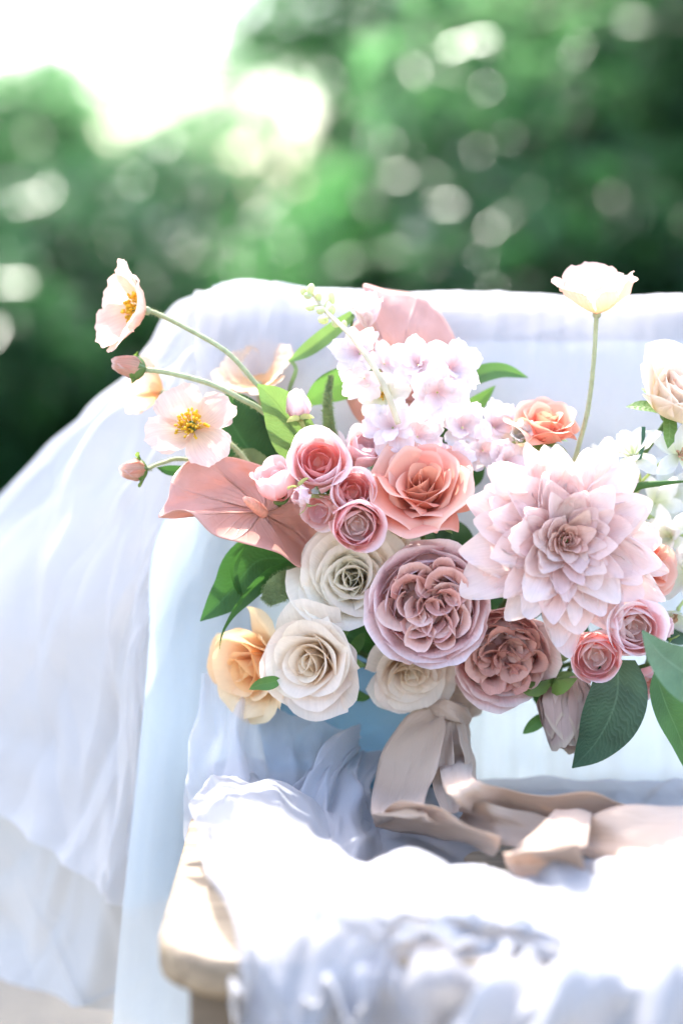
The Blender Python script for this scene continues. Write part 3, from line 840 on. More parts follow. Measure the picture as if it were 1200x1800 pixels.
def rose(px, py, y, direc, Rp, mats, label, N=26, seed=0, spin=0, openn=1.0, roll=.25, point=0.0, ruf=.045, jag=0.006, name="rose", cat="rose", group=G, tight=1.0, sepals=True, wide=1.0, st=True, flat=1.0):
    Rr = Rp * PX * 1.0
    t, Mx = root(name, P(px, py, y), direc, spin)
    rg = random.Random(seed)
    for i in range(N):
        k = i / (N - 1)
        a = i * 2.39996 + rg.uniform(-.15, .15)
        Rl = Rr * (.10 + .98 * k ** 1.1) * tight ** (1 - k)
        L = Rr * (.62 + .50 * k) * rg.uniform(.90, 1.10)
        W = Rr * (.28 + .54 * k ** .8) * wide * rg.uniform(.85, 1.15)
        o1 = k ** .9 * openn
        a0 = 20 + 66 * min(1, k ** .6 * 1.05)
        a1 = -7 + 66 * o1
        a2 = -8 + 62 * o1
        a3 = 2 + (88 + 18 * flat) * o1
        z0 = Rr * (.12 * (1 - k)) - Rr * .35
        V, F, U = petal(L, W, (a0, a1, a2, a3), Rc=(Rr * (.08 + .55 * k), Rr * (.13 + .62 * k), Rr * (.16 + .8 * k)), roll=roll * (.25 + k),
                        ruf=ruf, drop=.32 + .2 * point, q=2.2 - point, jag=jag, base=.35, um=.55, narrow=point * .45, r0=Rr * .02 + Rr * .05 * k,
                        z0=z0, seed=seed * 100 + i, nu=14, nv=13, skew=rg.uniform(-.25, .25))
        m = mats[0] if k < .35 else (mats[1] if k < .75 and len(mats) > 2 else mats[-1])
        add_mesh("petal", (V, F, U), m, t, rot=(rg.uniform(-.10, .10) * (.3 + k), rg.uniform(-.10, .10) * (.3 + k), a))
    if sepals:
        for i in range(5):
            V, F, U = petal(Rr * .75, Rr * .13, (70, 100, 120), Rc=(Rr * .4,), narrow=.9, drop=.2, base=.8, z0=-Rr * .40, seed=seed + i, nu=7, nv=5)
            add_mesh("sepal", (V, F, U), SEPAL, t, rot=(0, 0, i * 1.2566 + rg.uniform(-.2, .2)))
        add_mesh("calyx", ball((0, 0, -Rr * .42), Rr * .13, Rr * .13, Rr * .12), SEPAL, t)
    if st: stem(t, Mx, (0, 0, -Rr * .5))
    tag(t, label, cat, group)
    return t, Mx


def garden_rose(px, py, y, direc, Rp, label, seed=0, spin=0, mats=None, squash=1.0):
    Rr = Rp * PX * 1.2
    t, Mx = root("garden_rose", P(px, py, y), direc, spin)
    rg = random.Random(seed)
    # outer cupped guard petals
    N = 26
    for i in range(N):
        k = i / (N - 1)
        a = i * 2.39996 + rg.uniform(-.2, .2)
        L = Rr * (.95 + .28 * k)
        V, F, U = petal(L, Rr * (.46 + .14 * k), (80, 52 + 16 * k, -6 + 26 * k, -24 + 58 * k + rg.uniform(-10, 14)), Rc=(Rr * .7, Rr * (.78 + .2 * k), Rr * (.8 + .3 * k)), roll=.10, ruf=.035,
                        drop=.28, q=2.2, jag=.012, base=.4, um=.6, r0=Rr * .05, z0=-Rr * .42 - Rr * .06 * k, seed=seed * 100 + i, nu=12, nv=11, wl=(2, 7))
        add_mesh("petal", (V, F, U), mats[1], t, rot=(0, 0, a))
    # crowded ruffled heart: small folded petals standing side by side
    NH = 25
    for i in range(NH):
        rho = .50 * math.sqrt((i + .4) / NH)
        phi = i * 2.39996 + rg.uniform(-.35, .35)
        tilt = rho * 34
        Lh = Rr * (.44 + .20 * rho) * rg.uniform(.85, 1.18)
        V, F, U = petal(Lh, Rr * rg.uniform(.27, .42), (6 + tilt * .4, -6 + tilt * .3, 6 + tilt, 34 + tilt + rg.uniform(-30, 30)), Rc=(Rr * .12, Rr * rg.uniform(.10, .18), Rr * rg.uniform(.14, .40)), roll=.10, ruf=.13,
                        drop=.22, q=2.4, jag=.012, base=.5, um=.5, z0=-Rr * .16, seed=seed * 300 + i, nu=12, nv=13, wl=(2.5, 8))
        add_mesh("petal", (V, F, U), mats[0], t, loc=(Rr * rho * math.cos(phi), Rr * rho * math.sin(phi), 0), rot=(0, 0, phi + rg.uniform(-1.1, 1.1)))
    add_mesh("core", ball((0, 0, -Rr * .22), Rr * .68, Rr * .68, Rr * .26, 18, 8), mats[0], t)
    add_mesh("calyx", ball((0, 0, -Rr * .56), Rr * .2, Rr * .2, Rr * .10), SEPAL, t)
    stem(t, Mx, (0, 0, -Rr * .6))
    tag(t, label, "garden rose", G)
    return t, Mx


def ranunculus(px, py, y, direc, Rp, label, mats, seed=0, spin=0, N=24, closed=1.0, st=True, end=None, via=None, elong=1.0, name="ranunculus", cat="ranunculus"):
    Rr = Rp * PX * 1.28
    t, Mx = root(name, P(px, py, y), direc, spin)
    rg = random.Random(seed)
    for i in range(N):
        k = i / (N - 1)
        a = i * 2.39996 + rg.uniform(-.2, .2)
        rr = Rr * (.12 + .88 * k ** .9)
        top = -40 + 38 * k + rg.uniform(-9, 9) + (1 - closed) * 30 + (rg.uniform(5, 52) if k > .75 else 0)
        rr *= rg.uniform(.94, 1.06)
        V, F, U = petal(rr * 1.75 * (1 + .35 * (1 - k)) * elong, rr * (.80), (88, 40, 0, top), Rc=(rr * .9, rr * 1.02, rr * .9), roll=.04, ruf=.04, drop=.25, q=2.2,
                        base=.5, um=.6, r0=0, z0=-rr * .62 - .0, seed=seed * 100 + i, nu=11, nv=11)
        m = mats[0] if k < .45 else mats[1]
        add_mesh("petal", (V, F, U), m, t, rot=(rg.uniform(-.08, .08), rg.uniform(-.08, .08), a))
    add_mesh("calyx", ball((0, 0, -Rr * .68), Rr * .3, Rr * .3, Rr * .12), SEPAL, t)
    if st: stem(t, Mx, (0, 0, -Rr * .7), end=end, via=via)
    tag(t, label, cat, G)
    return t, Mx


def Euler3(roll_, pitch_, az):
    """roll a petal about its own length, then turn it to its azimuth"""
    return (Matrix.Rotation(az, 3, 'Z') @ Matrix.Rotation(pitch_, 3, 'Y') @ Matrix.Rotation(roll_, 3, 'X')).to_euler()


def dahlia(px, py, y, direc, Rp, label, mats, seed=3, spin=0):
    Rr = Rp * PX
    t, Mx = root("dahlia", P(px, py, y), direc, spin)
    rg = random.Random(seed)
    N = 116
    for i in range(N):
        k = i / (N - 1)
        a = i * 2.39996 + rg.uniform(-.30, .30) * min(1, k * 2)
        k1 = max(0, (k - .18) / .82)
        L = Rr * (.13 + .87 * k1 ** .62 if k > .18 else .13 + .02 * rg.random()) * rg.uniform(.88, 1.10)
        W = Rr * (.05 + .235 * k1 ** .55) * rg.uniform(.75, 1.2)
        el = 6 + 86 * k ** .74
        e2 = el - 8 + 14 * k + rg.uniform(-12, 12)
        V, F, U = petal(L, W, (el + 8, el - 6, e2 - 2, e2 + rg.uniform(-34, 26)), Rc=(W * .55, W * rg.uniform(.9, 1.5), W * rg.uniform(1.0, 2.6)), roll=.02, ruf=.10 * (.5 + k), drop=rg.uniform(.36, .55), q=rg.uniform(1.5, 2.1),
                        jag=.0, base=.3, um=.62, narrow=.22, r0=Rr * .02 + Rr * .13 * min(1, k * 1.4), z0=Rr * .10 * (1 - k) - Rr * .10 * k,
                        crease=.03, seed=seed * 100 + i, nu=16, nv=13, wl=(2.5, 8), skew=rg.uniform(-.5, .5), hook=rg.uniform(-.02, .05))
        m = mats[0] if k < .28 else (mats[1] if k < .55 else mats[2])
        add_mesh("petal", (V, F, U), m, t, rot=Euler3(rg.uniform(-.45, .45) * k, rg.uniform(-.10, .10), a))
    add_mesh("calyx", ball((0, 0, -Rr * .14), Rr * .2, Rr * .2, Rr * .12), SEPAL, t)
    stem(t, Mx, (0, 0, -Rr * .22), rad=.003)
    tag(t, label, "dahlia", G)
    return t, Mx


def poppy(px, py, y, direc, Rp, label, mats, seed=0, spin=0, n=5, cup=30, stam=True, via=None, end=None, st=True, srad=.0019):
    Rr = Rp * PX
    t, Mx = root("poppy", P(px, py, y), direc, spin)
    rg = random.Random(seed)
    for i in range(n):
        inner = i % 2
        a = i * 2 * math.pi / n + rg.uniform(-.18, .18)
        c = cup + rg.uniform(-8, 14)
        V, F, U = petal(Rr * rg.uniform(.95, 1.12), Rr * rg.uniform(.55, .70) * (.82 if n == 4 else 1), (85 if cup > 40 else 70, c + 12, c, c + 22 + rg.uniform(-10, 25)), Rc=(Rr * .5, Rr * .8, Rr * 1.2), ruf=.075, drop=.26, q=2.6, jag=.022,
                        base=.16, um=.62, r0=Rr * .03, z0=inner * .001, seed=seed * 100 + i, nu=16, nv=17, wl=(3, 12))
        add_mesh("petal", (V, F, U), mats[0], t, rot=(0, 0, a))
    if stam:
        add_mesh("pistil", ball((0, 0, Rr * .16), Rr * .10, Rr * .10, Rr * .14), SEPAL, t)
        gs = []
        for k in range(70):
            a = rg.uniform(0, 6.28); e = rg.uniform(.2, 1.05)
            l_ = Rr * rg.uniform(.30, .46)
            d = Vector((math.sin(e) * math.cos(a), math.sin(e) * math.sin(a), math.cos(e)))
            p0 = Vector((0, 0, 0)); p1 = d * l_
            gs.append(tube([p0, p0.lerp(p1, .5), p1], Rr * .008, 4))
            gs.append(ball(p1, Rr * .032, Rr * .032, Rr * .045, 5, 4, d))
        add_mesh("stamens", merge(gs), YELLOW, t, kind="stuff")
    add_mesh("receptacle", ball((0, 0, -Rr * .03), Rr * .09, Rr * .09, Rr * .09), PALE_STEM, t)
    if st:
        s_ = stem(t, Mx, (0, 0, -Rr * .06), via=via, end=end, rad=srad, mat=PALE_STEM, n=34)
        hairs(s_, t, via, Mx, end)
    tag(t, label, "poppy", G)
    return t, Mx


def hairs(stem_obj, t, via, Mx, end, n=380):
    me = stem_obj.data
    vs = [v.co.copy() for v in me.vertices]
    m_ = len(vs) // 7
    rg = random.Random(5)
    V = []; F = []; U = []
    for k in range(n):
        i = rg.randrange(m_ - 1); j = rg.randrange(7)
        a = vs[i * 7 + j].lerp(vs[(i + 1) * 7 + j], rg.random())
        c = sum((vs[i * 7 + q] for q in range(7)), Vector()) / 7
        d = (vs[i * 7 + j] - c).normalized()
        jit = Vector((rg.uniform(-1, 1), rg.uniform(-1, 1), rg.uniform(-1, 1))) * .5
        tip = a + (d + jit).normalized() * rg.uniform(.0012, .0028)
        sd = d.cross(jit).normalized() * .00018
        o = len(V)
        V += [a - sd, a + sd, tip]; F.append((o, o + 1, o + 2)); U += [(0, 0), (1, 0), (.5, 1)]
    h = add_mesh("hairs", (V, F, U), PALE_STEM, stem_obj, kind="stuff")


def bud(px, py, y, direc, Lp, Wp, label, mats, seed=0, green=.55, via=None, end=None, st=True, hair=True, n=5, name="poppy_bud", cat="flower bud", stemmat=None, srad=.0016, capmat=None):
    """half closed bud: overlapping petals with a green cap at its base"""
    t, Mx = root(name, P(px, py, y), direc, 0)
    L = Lp * PX; W = Wp * PX
    rg = random.Random(seed)
    for i in range(n):
        a = i * 2.39996
        V, F, U = petal(L * (1.08 - .03 * i), W * .62, (60, 18, -16 + i, -24 + i * 2), Rc=(W * .4, W * .5, W * .42), ruf=.03, drop=.3, q=2.2, jag=.02, base=.6, um=.4, narrow=.35,
                        r0=W * .06, z0=-L * .35, seed=seed * 50 + i, nu=10, nv=11)
        add_mesh("petal", (V, F, U), mats[0], t, rot=(0, 0, a))
    if green > 0:
        for i in range(2):
            V, F, U = petal(L * green * 1.15, W * 1.0, (88, 30, -2, -22), Rc=(W * .56, W * .64, W * .58), drop=.35, q=2, base=.6, um=.4, r0=0, z0=-L * .40, seed=seed + i + 7, nu=9, nv=11)
            add_mesh("sepal", (V, F, U), capmat or CAPG, t, rot=(0, 0, i * math.pi + .5))
    if st:
        s_ = stem(t, Mx, (0, 0, -L * .40), via=via, end=end, rad=srad, mat=stemmat or PALE_STEM, n=28)
        if hair: hairs(s_, t, via, Mx, end, 250)
    tag(t, label, cat, G)
    return t, Mx


def blossom(px, py, y, direc, Rp, label, mats, seed=0, n=5, layers=2, cup=55, eye=None, name="blossom", cat="blossom", group=G, st=True, end=None, via=None, ww=.38, dr=.3, qq=2.4, jag=.035, ruf=.13, stmat=None):
    Rr = Rp * PX * 1.18
    t, Mx = root(name, P(px, py, y), direc, random.Random(seed).uniform(0, 6))
    rg = random.Random(seed)
    for ly in range(layers):
        for i in range(n):
            a = (i + .5 * ly) * 2 * math.pi / n + rg.uniform(-.3, .3)
            c = cup - 20 * ly + rg.uniform(-18, 18)
            s_ = 1 - .22 * ly
            V, F, U = petal(Rr * s_ * rg.uniform(.9, 1.1), Rr * ww * s_ * rg.uniform(.85, 1.15), (max(c - 15, 10), c, c + 10, c + 25 + rg.uniform(-35, 40)), Rc=(Rr * .35, Rr * rg.uniform(.4, .8), Rr * rg.uniform(.4, 1.2)), ruf=ruf, drop=dr, q=qq, jag=jag,
                            base=.2, um=.6, r0=Rr * .03, seed=seed * 100 + i + ly * 20, nu=11, nv=11, wl=(2, 9))
            add_mesh("petal", (V, F, U), mats[0], t, rot=(0, 0, a))
    if eye is not None:
        gs = []
        for k in range(14):
            a = rg.uniform(0, 6.28); e = rg.uniform(.0, .6)
            d = Vector((math.sin(e) * math.cos(a), math.sin(e) * math.sin(a), math.cos(e)))
            p1 = d * Rr * rg.uniform(.2, .38)
            gs.append(tube([Vector((0, 0, 0)), p1 * .5, p1], Rr * .014, 4)); gs.append(ball(p1, Rr * .035, Rr * .035, Rr * .05, 5, 4, d))
        add_mesh("stamens", merge(gs), eye, t, kind="stuff")
    add_mesh("calyx", ball((0, 0, -Rr * .10), Rr * .07, Rr * .07, Rr * .09), stmat or PALE_GREEN, t)
    if st: stem(t, Mx, (0, 0, -Rr * .1), end=end, via=via, rad=.0013, mat=stmat or PALE_GREEN)
    tag(t, label, cat, group)
    return t, Mx


def leaf(pts, Wp, label, mat, seed=0, tilt=0.0, fold=.25, wave=.0, prof=(0.05, .8, 1.0, .85, .5, 0.02), group="leaves of the bouquet", st=None, serr=0.0, name="leaf", nrm=None, nu=26, nv=11, cat="leaf", hairy=False):
    """leaf laid along real points; tilt rolls the blade about its midrib"""
    pts = [P(*p) for p in pts]
    base = pts[0]
    t, Mx = root(name, base)
    C = cr_points([p - base for p in pts], nu)
    T = np.gradient(C, axis=0); T /= np.linalg.norm(T, axis=1)[:, None]
    N0 = np.array(nrm if nrm else (0.0, -1.0, 0.25)); N0 /= np.linalg.norm(N0)
    v = np.linspace(-1, 1, nv)
    wd = smooth_interp(np.linspace(0, 1, nu), prof) * Wp * PX / 2
    wd = np.maximum(wd, 1e-5)
    V = []; U = []
    wf = wav(seed, 3, 2, 6)
    for i in range(nu):
        lat = np.cross(T[i], N0); lat /= np.linalg.norm(lat) + 1e-9
        nn = np.cross(lat, T[i])
        a = tilt if np.ndim(tilt) == 0 else float(smooth_interp(np.array([i / (nu - 1)]), tilt)[0])
        lat, nn = lat * math.cos(a) + nn * math.sin(a), nn * math.cos(a) - lat * math.sin(a)
        for j in range(nv):
            s_ = v[j] * wd[i] * (1 + serr * math.sin(i * 2.1 * 1.5) * abs(v[j]))
            off = fold * abs(s_) + wave * wd[i] * float(wf(np.array(i / nu * 3), np.array(v[j]))) * abs(v[j])
            V.append(C[i] + lat * s_ + nn * off)
            U.append(((v[j] + 1) / 2, i / (nu - 1)))
    F = grid_faces(nu, nv)
    b = add_mesh("blade", (V, F, U), mat, t)
    if hairy:
        rg = random.Random(3); HV = []; HF = []; HU = []
        for k in range(2600):
            p = Vector(V[rg.randrange(len(V))]) + Vector((rg.uniform(-1, 1), rg.uniform(-1, 1), rg.uniform(-1, 1))) * .0012
            d = Vector((rg.uniform(-1, 1), -abs(rg.uniform(0, 1)), rg.uniform(-1, 1))).normalized() * .0022
            s_ = d.cross(Vector((rg.uniform(-1, 1), 1, 0))).normalized() * .00022
            o_ = len(HV); HV += [p - s_, p + s_, p + d]; HF.append((o_, o_ + 1, o_ + 2)); HU += [(.5, .5)] * 3
        add_mesh("fuzz", (HV, HF, HU), mat, b, kind="stuff")
    if st is not None:
        e = P(*st) if isinstance(st, tuple) else st
        g = tube(cr_points([Vector((0, 0, 0)), (e - base) * .5 + Vector((0, .01, 0)), e - base], 12), .0013, 6)
        add_mesh("stalk", g, GREEN_STEM, t)
    tag(t, label, cat, group)
    return t


def heart(outline, centre, mat, label, spadix, ribs=9, seed=0, name="anthurium", curl=.0, rib_amp=.0012, spmat=None):
    """anthurium: waxy spathe spanned between its spadix and the outline points"""
    c = P(*centre)
    t, Mx = root(name, c)
    pts = [P(*p) - c for p in outline]
    n = 180; m_ = 26
    pp = pts + [pts[0]]
    # closed Catmull-Rom
    K = len(pts); ol = []
    for i in range(n):
        f = i / n * K; a = int(f); f -= a
        p0, p1, p2, p3 = (pts[(a + q) % K] for q in (-1, 0, 1, 2))
        ol.append(0.5 * ((2 * p1) + (p2 - p0) * f + (2 * p0 - 5 * p1 + 4 * p2 - p3) * f * f + (3 * p1 - p0 - 3 * p2 + p3) * f ** 3))
    V = []; U = []
    wf = wav(seed, 4, 2, 7)
    for i in range(m_ + 1):
        r = i / m_
        for k in range(n):
            p = ol[k] * r
            q = ribs * 2 * math.pi * k / n
            rib = rib_amp * 2.2 * (1 - min(1, abs(math.sin((q + .9 * math.sin(r * 3)) / 2)) * 1.5) ** .7) * min(1, r * 5) * (1.1 - r)
            wr = (.0022 * mnoise.noise(Vector((p.x * 55, p.z * 55, seed))) + .0010 * mnoise.noise(Vector((p.x * 170, p.z * 170, seed)))) * min(1, r * 3) + .0045 * float(wf(np.array(r * 2.5), np.array(math.sin(2 * math.pi * k / n) * 1.6))) * r
            bow = -curl * math.sin(r * math.pi) 
            edge = -.0035 * max(0, r - .86) / .14
            V.append(p + Vector((0, -rib + wr + bow - edge, edge * -.4)))
            U.append((k / n, r))
    F = grid_faces(m_ + 1, n, True)
    o = add_mesh("spathe", (V, F, U), mat, t)
    md = o.modifiers.new("thickness", 'SOLIDIFY'); md.thickness = .0008
    if spadix:
        e = P(*spadix) - c
        g = tube(cr_points([Vector((0, 0, 0)), e * .5 + Vector((0, -.003, 0.001)), e], 16), [.0042, .0045, .0038, .0018], 12)
        add_mesh("spadix", g, spmat, t)
    g = tube(cr_points([Vector((0, .002, 0)), Vector((.01, .03, -.02)), BIND - c], 16), .0026, 8)
    add_mesh("stem", g, GREEN_STEM, t)
    tag(t, label, "anthurium", G)
    return t

YELLOW = plain_mat("yellow_stamens", (0.80, 0.52, 0.04), .6, .3, tcol=(.9, .6, .05))
PALE_GREEN = plain_mat("pale_green_stem", (0.42, 0.50, 0.20), .55, .3, tcol=(.6, .7, .25))
CAPG = leaf_mat("bud_green", (0.13, 0.22, 0.05), (0.3, 0.45, 0.1), veins=0.5, vs=.1)

CORAL = [petal_mat("coral_heart", (0.86, 0.42, 0.29), (0.80, 0.33, 0.20), trans=.3, rough=.6, vein=.03, bump=.05),
         petal_mat("coral_foam", (0.86, 0.44, 0.33), (0.80, 0.34, 0.24), edge=(0.88, 0.54, 0.43), trans=.3, rough=.6, vein=.03, bump=.05)]
CREAM = [petal_mat("cream_heart", (0.91, 0.80, 0.65), (0.89, 0.72, 0.48), trans=.5, vein=.05),
         petal_mat("cream_mid", (0.95, 0.86, 0.75), (0.93, 0.79, 0.60), trans=.5, vein=.05),
         petal_mat("cream_outer", (0.95, 0.86, 0.77), (0.93, 0.80, 0.66), trans=.5, vein=.06)]
IVORY = [petal_mat("ivory_heart", (0.95, 0.91, 0.80), (0.95, 0.88, 0.70), trans=.5, vein=.05),
         petal_mat("ivory_outer", (0.95, 0.90, 0.81), (0.94, 0.87, 0.72), trans=.5, vein=.05)]
PEACH = [petal_mat("peach_heart", (0.93, 0.64, 0.34), (0.92, 0.54, 0.22), trans=.45, vein=.05),
         petal_mat("peach_outer", (0.93, 0.71, 0.46), (0.92, 0.60, 0.30), trans=.45, vein=.05)]
MAUVE = [petal_mat("mauve_heart", (0.76, 0.46, 0.39), (0.50, 0.22, 0.19), edge=(0.84, 0.58, 0.53), trans=.3, vein=.06),
         petal_mat("mauve_outer", (0.92, 0.74, 0.74), (0.85, 0.62, 0.60), edge=(0.93, 0.81, 0.82), trans=.35, vein=.08)]
MAUVE2 = [petal_mat("mauve_heart_deep", (0.74, 0.43, 0.36), (0.48, 0.20, 0.17), trans=.3, vein=.06),
          petal_mat("mauve_outer_warm", (0.88, 0.67, 0.64), (0.80, 0.56, 0.51), edge=(0.90, 0.76, 0.71), trans=.35, vein=.08)]
DUSTY = [petal_mat("dusty_bud", (0.55, 0.375, 0.33), (0.46, 0.29, 0.25), edge=(0.62, 0.48, 0.38), trans=.25, vein=.08)]
DAHL = [petal_mat("dahlia_heart", (0.90, 0.68, 0.60), (0.82, 0.52, 0.42), trans=.35, vein=.05),
        petal_mat("dahlia_mid", (0.92, 0.75, 0.71), (0.87, 0.62, 0.55), trans=.5, vein=.05),
        petal_mat("dahlia_outer", (0.95, 0.80, 0.76), (0.92, 0.70, 0.63), trans=.42, vein=.05)]
RPINK = [petal_mat("ranunculus_heart", (0.95, 0.56, 0.50), (0.94, 0.42, 0.32), trans=.4, vein=.04),
         petal_mat("ranunculus_outer", (0.96, 0.74, 0.73), (0.94, 0.58, 0.54), edge=(0.96, 0.84, 0.84), trans=.5, vein=.04)]
RLIGHT = [petal_mat("ranunculus_pale_heart", (0.93, 0.80, 0.75), (0.92, 0.68, 0.60), trans=.4, vein=.04),
          petal_mat("ranunculus_rosy", (0.95, 0.64, 0.63), (0.93, 0.52, 0.50), edge=(0.95, 0.76, 0.77), trans=.5, vein=.04)]
PALEPINK = [petal_mat("pale_pink", (0.93, 0.78, 0.79), (0.92, 0.64, 0.66), trans=.45, vein=.05)]
BLOS = [petal_mat("blossom_pink", (0.94, 0.86, 0.86), (0.93, 0.77, 0.77), trans=.45, vein=.06)]
POP = [petal_mat("poppy_petal", (0.92, 0.68, 0.58), (0.92, 0.62, 0.42), trans=.5, vein=.12, bump=.6)]
POP2 = [petal_mat("poppy_peach_petal", (0.86, 0.66, 0.52), (0.84, 0.54, 0.28), trans=.5, vein=.12, bump=.6)]
BUDP = [petal_mat("poppy_bud_petal", (0.82, 0.44, 0.33), (0.82, 0.50, 0.34), edge=(.86, .62, .55), trans=.4, vein=.2, bump=.8)]
WHITE = [petal_mat("white_petal", (0.84, 0.84, 0.80), (0.74, 0.78, 0.55), trans=.4, vein=.04)]
CREAMPINK = [petal_mat("cream_pink_heart", (0.93, 0.76, 0.64), (0.92, 0.74, 0.46), trans=.4, vein=.05),
             petal_mat("cream_pink_outer", (0.95, 0.86, 0.76), (0.94, 0.84, 0.54), trans=.4, vein=.05)]
def spathe_mat(name, c1, c2, ribs):
    m, n, l, out = newmat(name)
    uv = n.new("ShaderNodeUVMap"); sep = n.new("ShaderNodeSeparateXYZ"); l.new(uv.outputs[0], sep.inputs[0])
    def mt(op, a, b=None, c=None):
        x = n.new("ShaderNodeMath"); x.operation = op
        for i, q in enumerate((a, b, c)):
            if q is None: continue
            if isinstance(q, (int, float)): x.inputs[i].default_value = q
            else: l.new(q, x.inputs[i])
        return x.outputs[0]
    tc = n.new("ShaderNodeTexCoord")
    nz = n.new("ShaderNodeTexNoise"); nz.inputs['Scale'].default_value = 45; nz.inputs['Detail'].default_value = 5; l.new(tc.outputs['Object'], nz.inputs['Vector'])
    bend = mt('MULTIPLY', mt('SINE', mt('MULTIPLY', sep.outputs[1], 3.0)), .9)
    ph = mt('ADD', mt('MULTIPLY', sep.outputs[0], ribs * 6.28318), mt('ADD', bend, mt('MULTIPLY', nz.outputs[0], .5)))
    main = mt('POWER', mt('MAXIMUM', mt('COSINE', ph), 0.0), 60.0)
    fine = mt('POWER', mt('MAXIMUM', mt('COSINE', mt('MULTIPLY', mt('ADD', ph, mt('MULTIPLY', sep.outputs[1], 5.0)), 4.0)), 0.0), 12.0)
    fade = mt('SUBTRACT', 1.1, sep.outputs[1])
    v = mt('MULTIPLY', mt('ADD', main, mt('MULTIPLY', fine, .22)), fade)
    cr = n.new("ShaderNodeValToRGB"); cr.color_ramp.elements[0].position = .3; cr.color_ramp.elements[1].position = .75
    cr.color_ramp.elements[0].color = rgb(c2); cr.color_ramp.elements[1].color = rgb(c1); l.new(nz.outputs[0], cr.inputs[0])
    mx0 = n.new("ShaderNodeMixRGB"); l.new(mt('MULTIPLY', v, .55), mx0.inputs[0]); l.new(cr.outputs[0], mx0.inputs[1]); mx0.inputs[2].default_value = rgb([min(1, x * 1.25 + .05) for x in c1])
    bs = n.new("ShaderNodeBsdfPrincipled"); bs.inputs['Roughness'].default_value = .34; bs.inputs['Specular IOR Level'].default_value = .5; l.new(mx0.outputs[0], bs.inputs['Base Color'])
    bm = n.new("ShaderNodeBump"); bm.inputs['Strength'].default_value = 1; bm.inputs['Distance'].default_value = .0025; l.new(mt('ADD', v, mt('MULTIPLY', nz.outputs[0], .7)), bm.inputs['Height']); l.new(bm.outputs[0], bs.inputs['Normal'])
    tr = n.new("ShaderNodeBsdfTranslucent"); l.new(mx0.outputs[0], tr.inputs[0])
    mx = n.new("ShaderNodeMixShader"); mx.inputs[0].default_value = .32; l.new(bs.outputs[0], mx.inputs[1]); l.new(tr.outputs[0], mx.inputs[2]); l.new(mx.outputs[0], out.inputs[0])
    return m

SPATHE = spathe_mat("spathe_dusty_pink", (0.74, 0.44, 0.37), (0.64, 0.35, 0.28), 9)
SPATHE2 = spathe_mat("spathe_coral", (0.74, 0.46, 0.39), (0.64, 0.36, 0.29), 7)
SPADIX = plain_mat("spadix_coral", (0.74, 0.36, 0.26), .45, noise=.15, scale=400)

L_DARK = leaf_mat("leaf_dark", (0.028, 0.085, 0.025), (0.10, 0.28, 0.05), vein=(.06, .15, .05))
L_LIGHT = leaf_mat("leaf_light", (0.13, 0.24, 0.07), (0.30, 0.48, 0.12), vein=(.06, .14, .04), vs=.25)
L_MID = leaf_mat("leaf_mid", (0.07, 0.17, 0.045), (0.22, 0.45, 0.09), vein=(.13, .25, .08), vs=.25)
L_GREY = leaf_mat("leaf_grey_green", (0.05, 0.10, 0.055), (0.10, 0.18, 0.08), vein=(.10, .17, .10), veins=24, vs=.35, trans=.2)
L_PALE = leaf_mat("leaf_pale_grey", (0.11, 0.20, 0.11), (0.16, 0.28, 0.13), vein=(.16, .25, .15), veins=20, vs=.3)
L_FUZZ = leaf_mat("leaf_felted", (0.22, 0.29, 0.13), (0.2, 0.3, 0.1), vein=(.2, .27, .12), veins=7, trans=.2, rough=.9)

# ------------------------------------------------------------------ the bouquet
# large blooms
dahlia(990, 950, -.075, (.16, -1, .10), 172, "huge blush pink dahlia at the right of the bouquet, largest flower of all", DAHL)
garden_rose(755, 1060, -.065, (-.06, -1, .06), 108, "mauve garden rose with crinkled dusky heart, just below the coral rose", 5, .3, MAUVE)
garden_rose(884, 1150, -.035, (.08, -1, -.16), 92, "darker mauve garden rose tucked under the dahlia, lowest open bloom", 9, 1.1, MAUVE2)
rose(742, 862, -.055, (-.05, -1, .95), 104, CORAL, "large open coral rose in the middle of the bouquet", 22, 3, .5, openn=1.0, roll=.45, point=.55, ruf=.012, jag=.0, tight=1.1, wide=1.05)
rose(958, 752, -.01, (.10, -.45, 1), 78, CORAL, "coral rose seen from the side above the dahlia, below the right poppy's stem", 20, 4, 1.7, openn=.85, roll=.45, point=.5, ruf=.008, tight=1.1)
rose(1140, 998, -.03, (.75, -.6, .1), 66, CORAL, "coral rose half hidden behind the dahlia's right petals", 18, 5, 2.2, openn=.75, roll=.35, point=.4, ruf=.008)
rose(618, 1015, -.03, (-.1, -1, .12), 112, [IVORY[0], IVORY[1]], "ivory many petalled rose left of the mauve garden rose", 34, 6, .2, openn=.72, roll=.12, ruf=.05, jag=.01, flat=.3)
rose(552, 1158, -.045, (-.48, -1, -.02), 106, CREAM, "large cream rose at the lower left with spread outer petals", 26, 7, .9, openn=.95, roll=.30, point=.25, ruf=.03)
rose(722, 1170, -.015, (.05, -1, -.45), 90, CREAM, "smaller cream rose below the mauve garden rose, beside the ribbon knot", 24, 8, 2.0, openn=.95, roll=.2, ruf=.04)
rose(452, 1172, -.005, (-.75, -.7, -.15), 104, PEACH, "apricot rose at the lower left end of the bouquet, turned left", 18, 9, .4, openn=1.0, roll=.35, ruf=.08)
rose(1190, 700, -.03, (.30, -.62, .7), 104, CREAMPINK, "cream rose cut off by the right edge of the picture", 22, 10, .4, openn=.55, roll=.2, ruf=.01, flat=.2)
rose(895, 810, .0, (-.1, -.8, .8), 58, [IVORY[0], IVORY[1]], "small white rose between the coral rose and the dahlia", 20, 14, .4, openn=.8, roll=.15, ruf=.05)
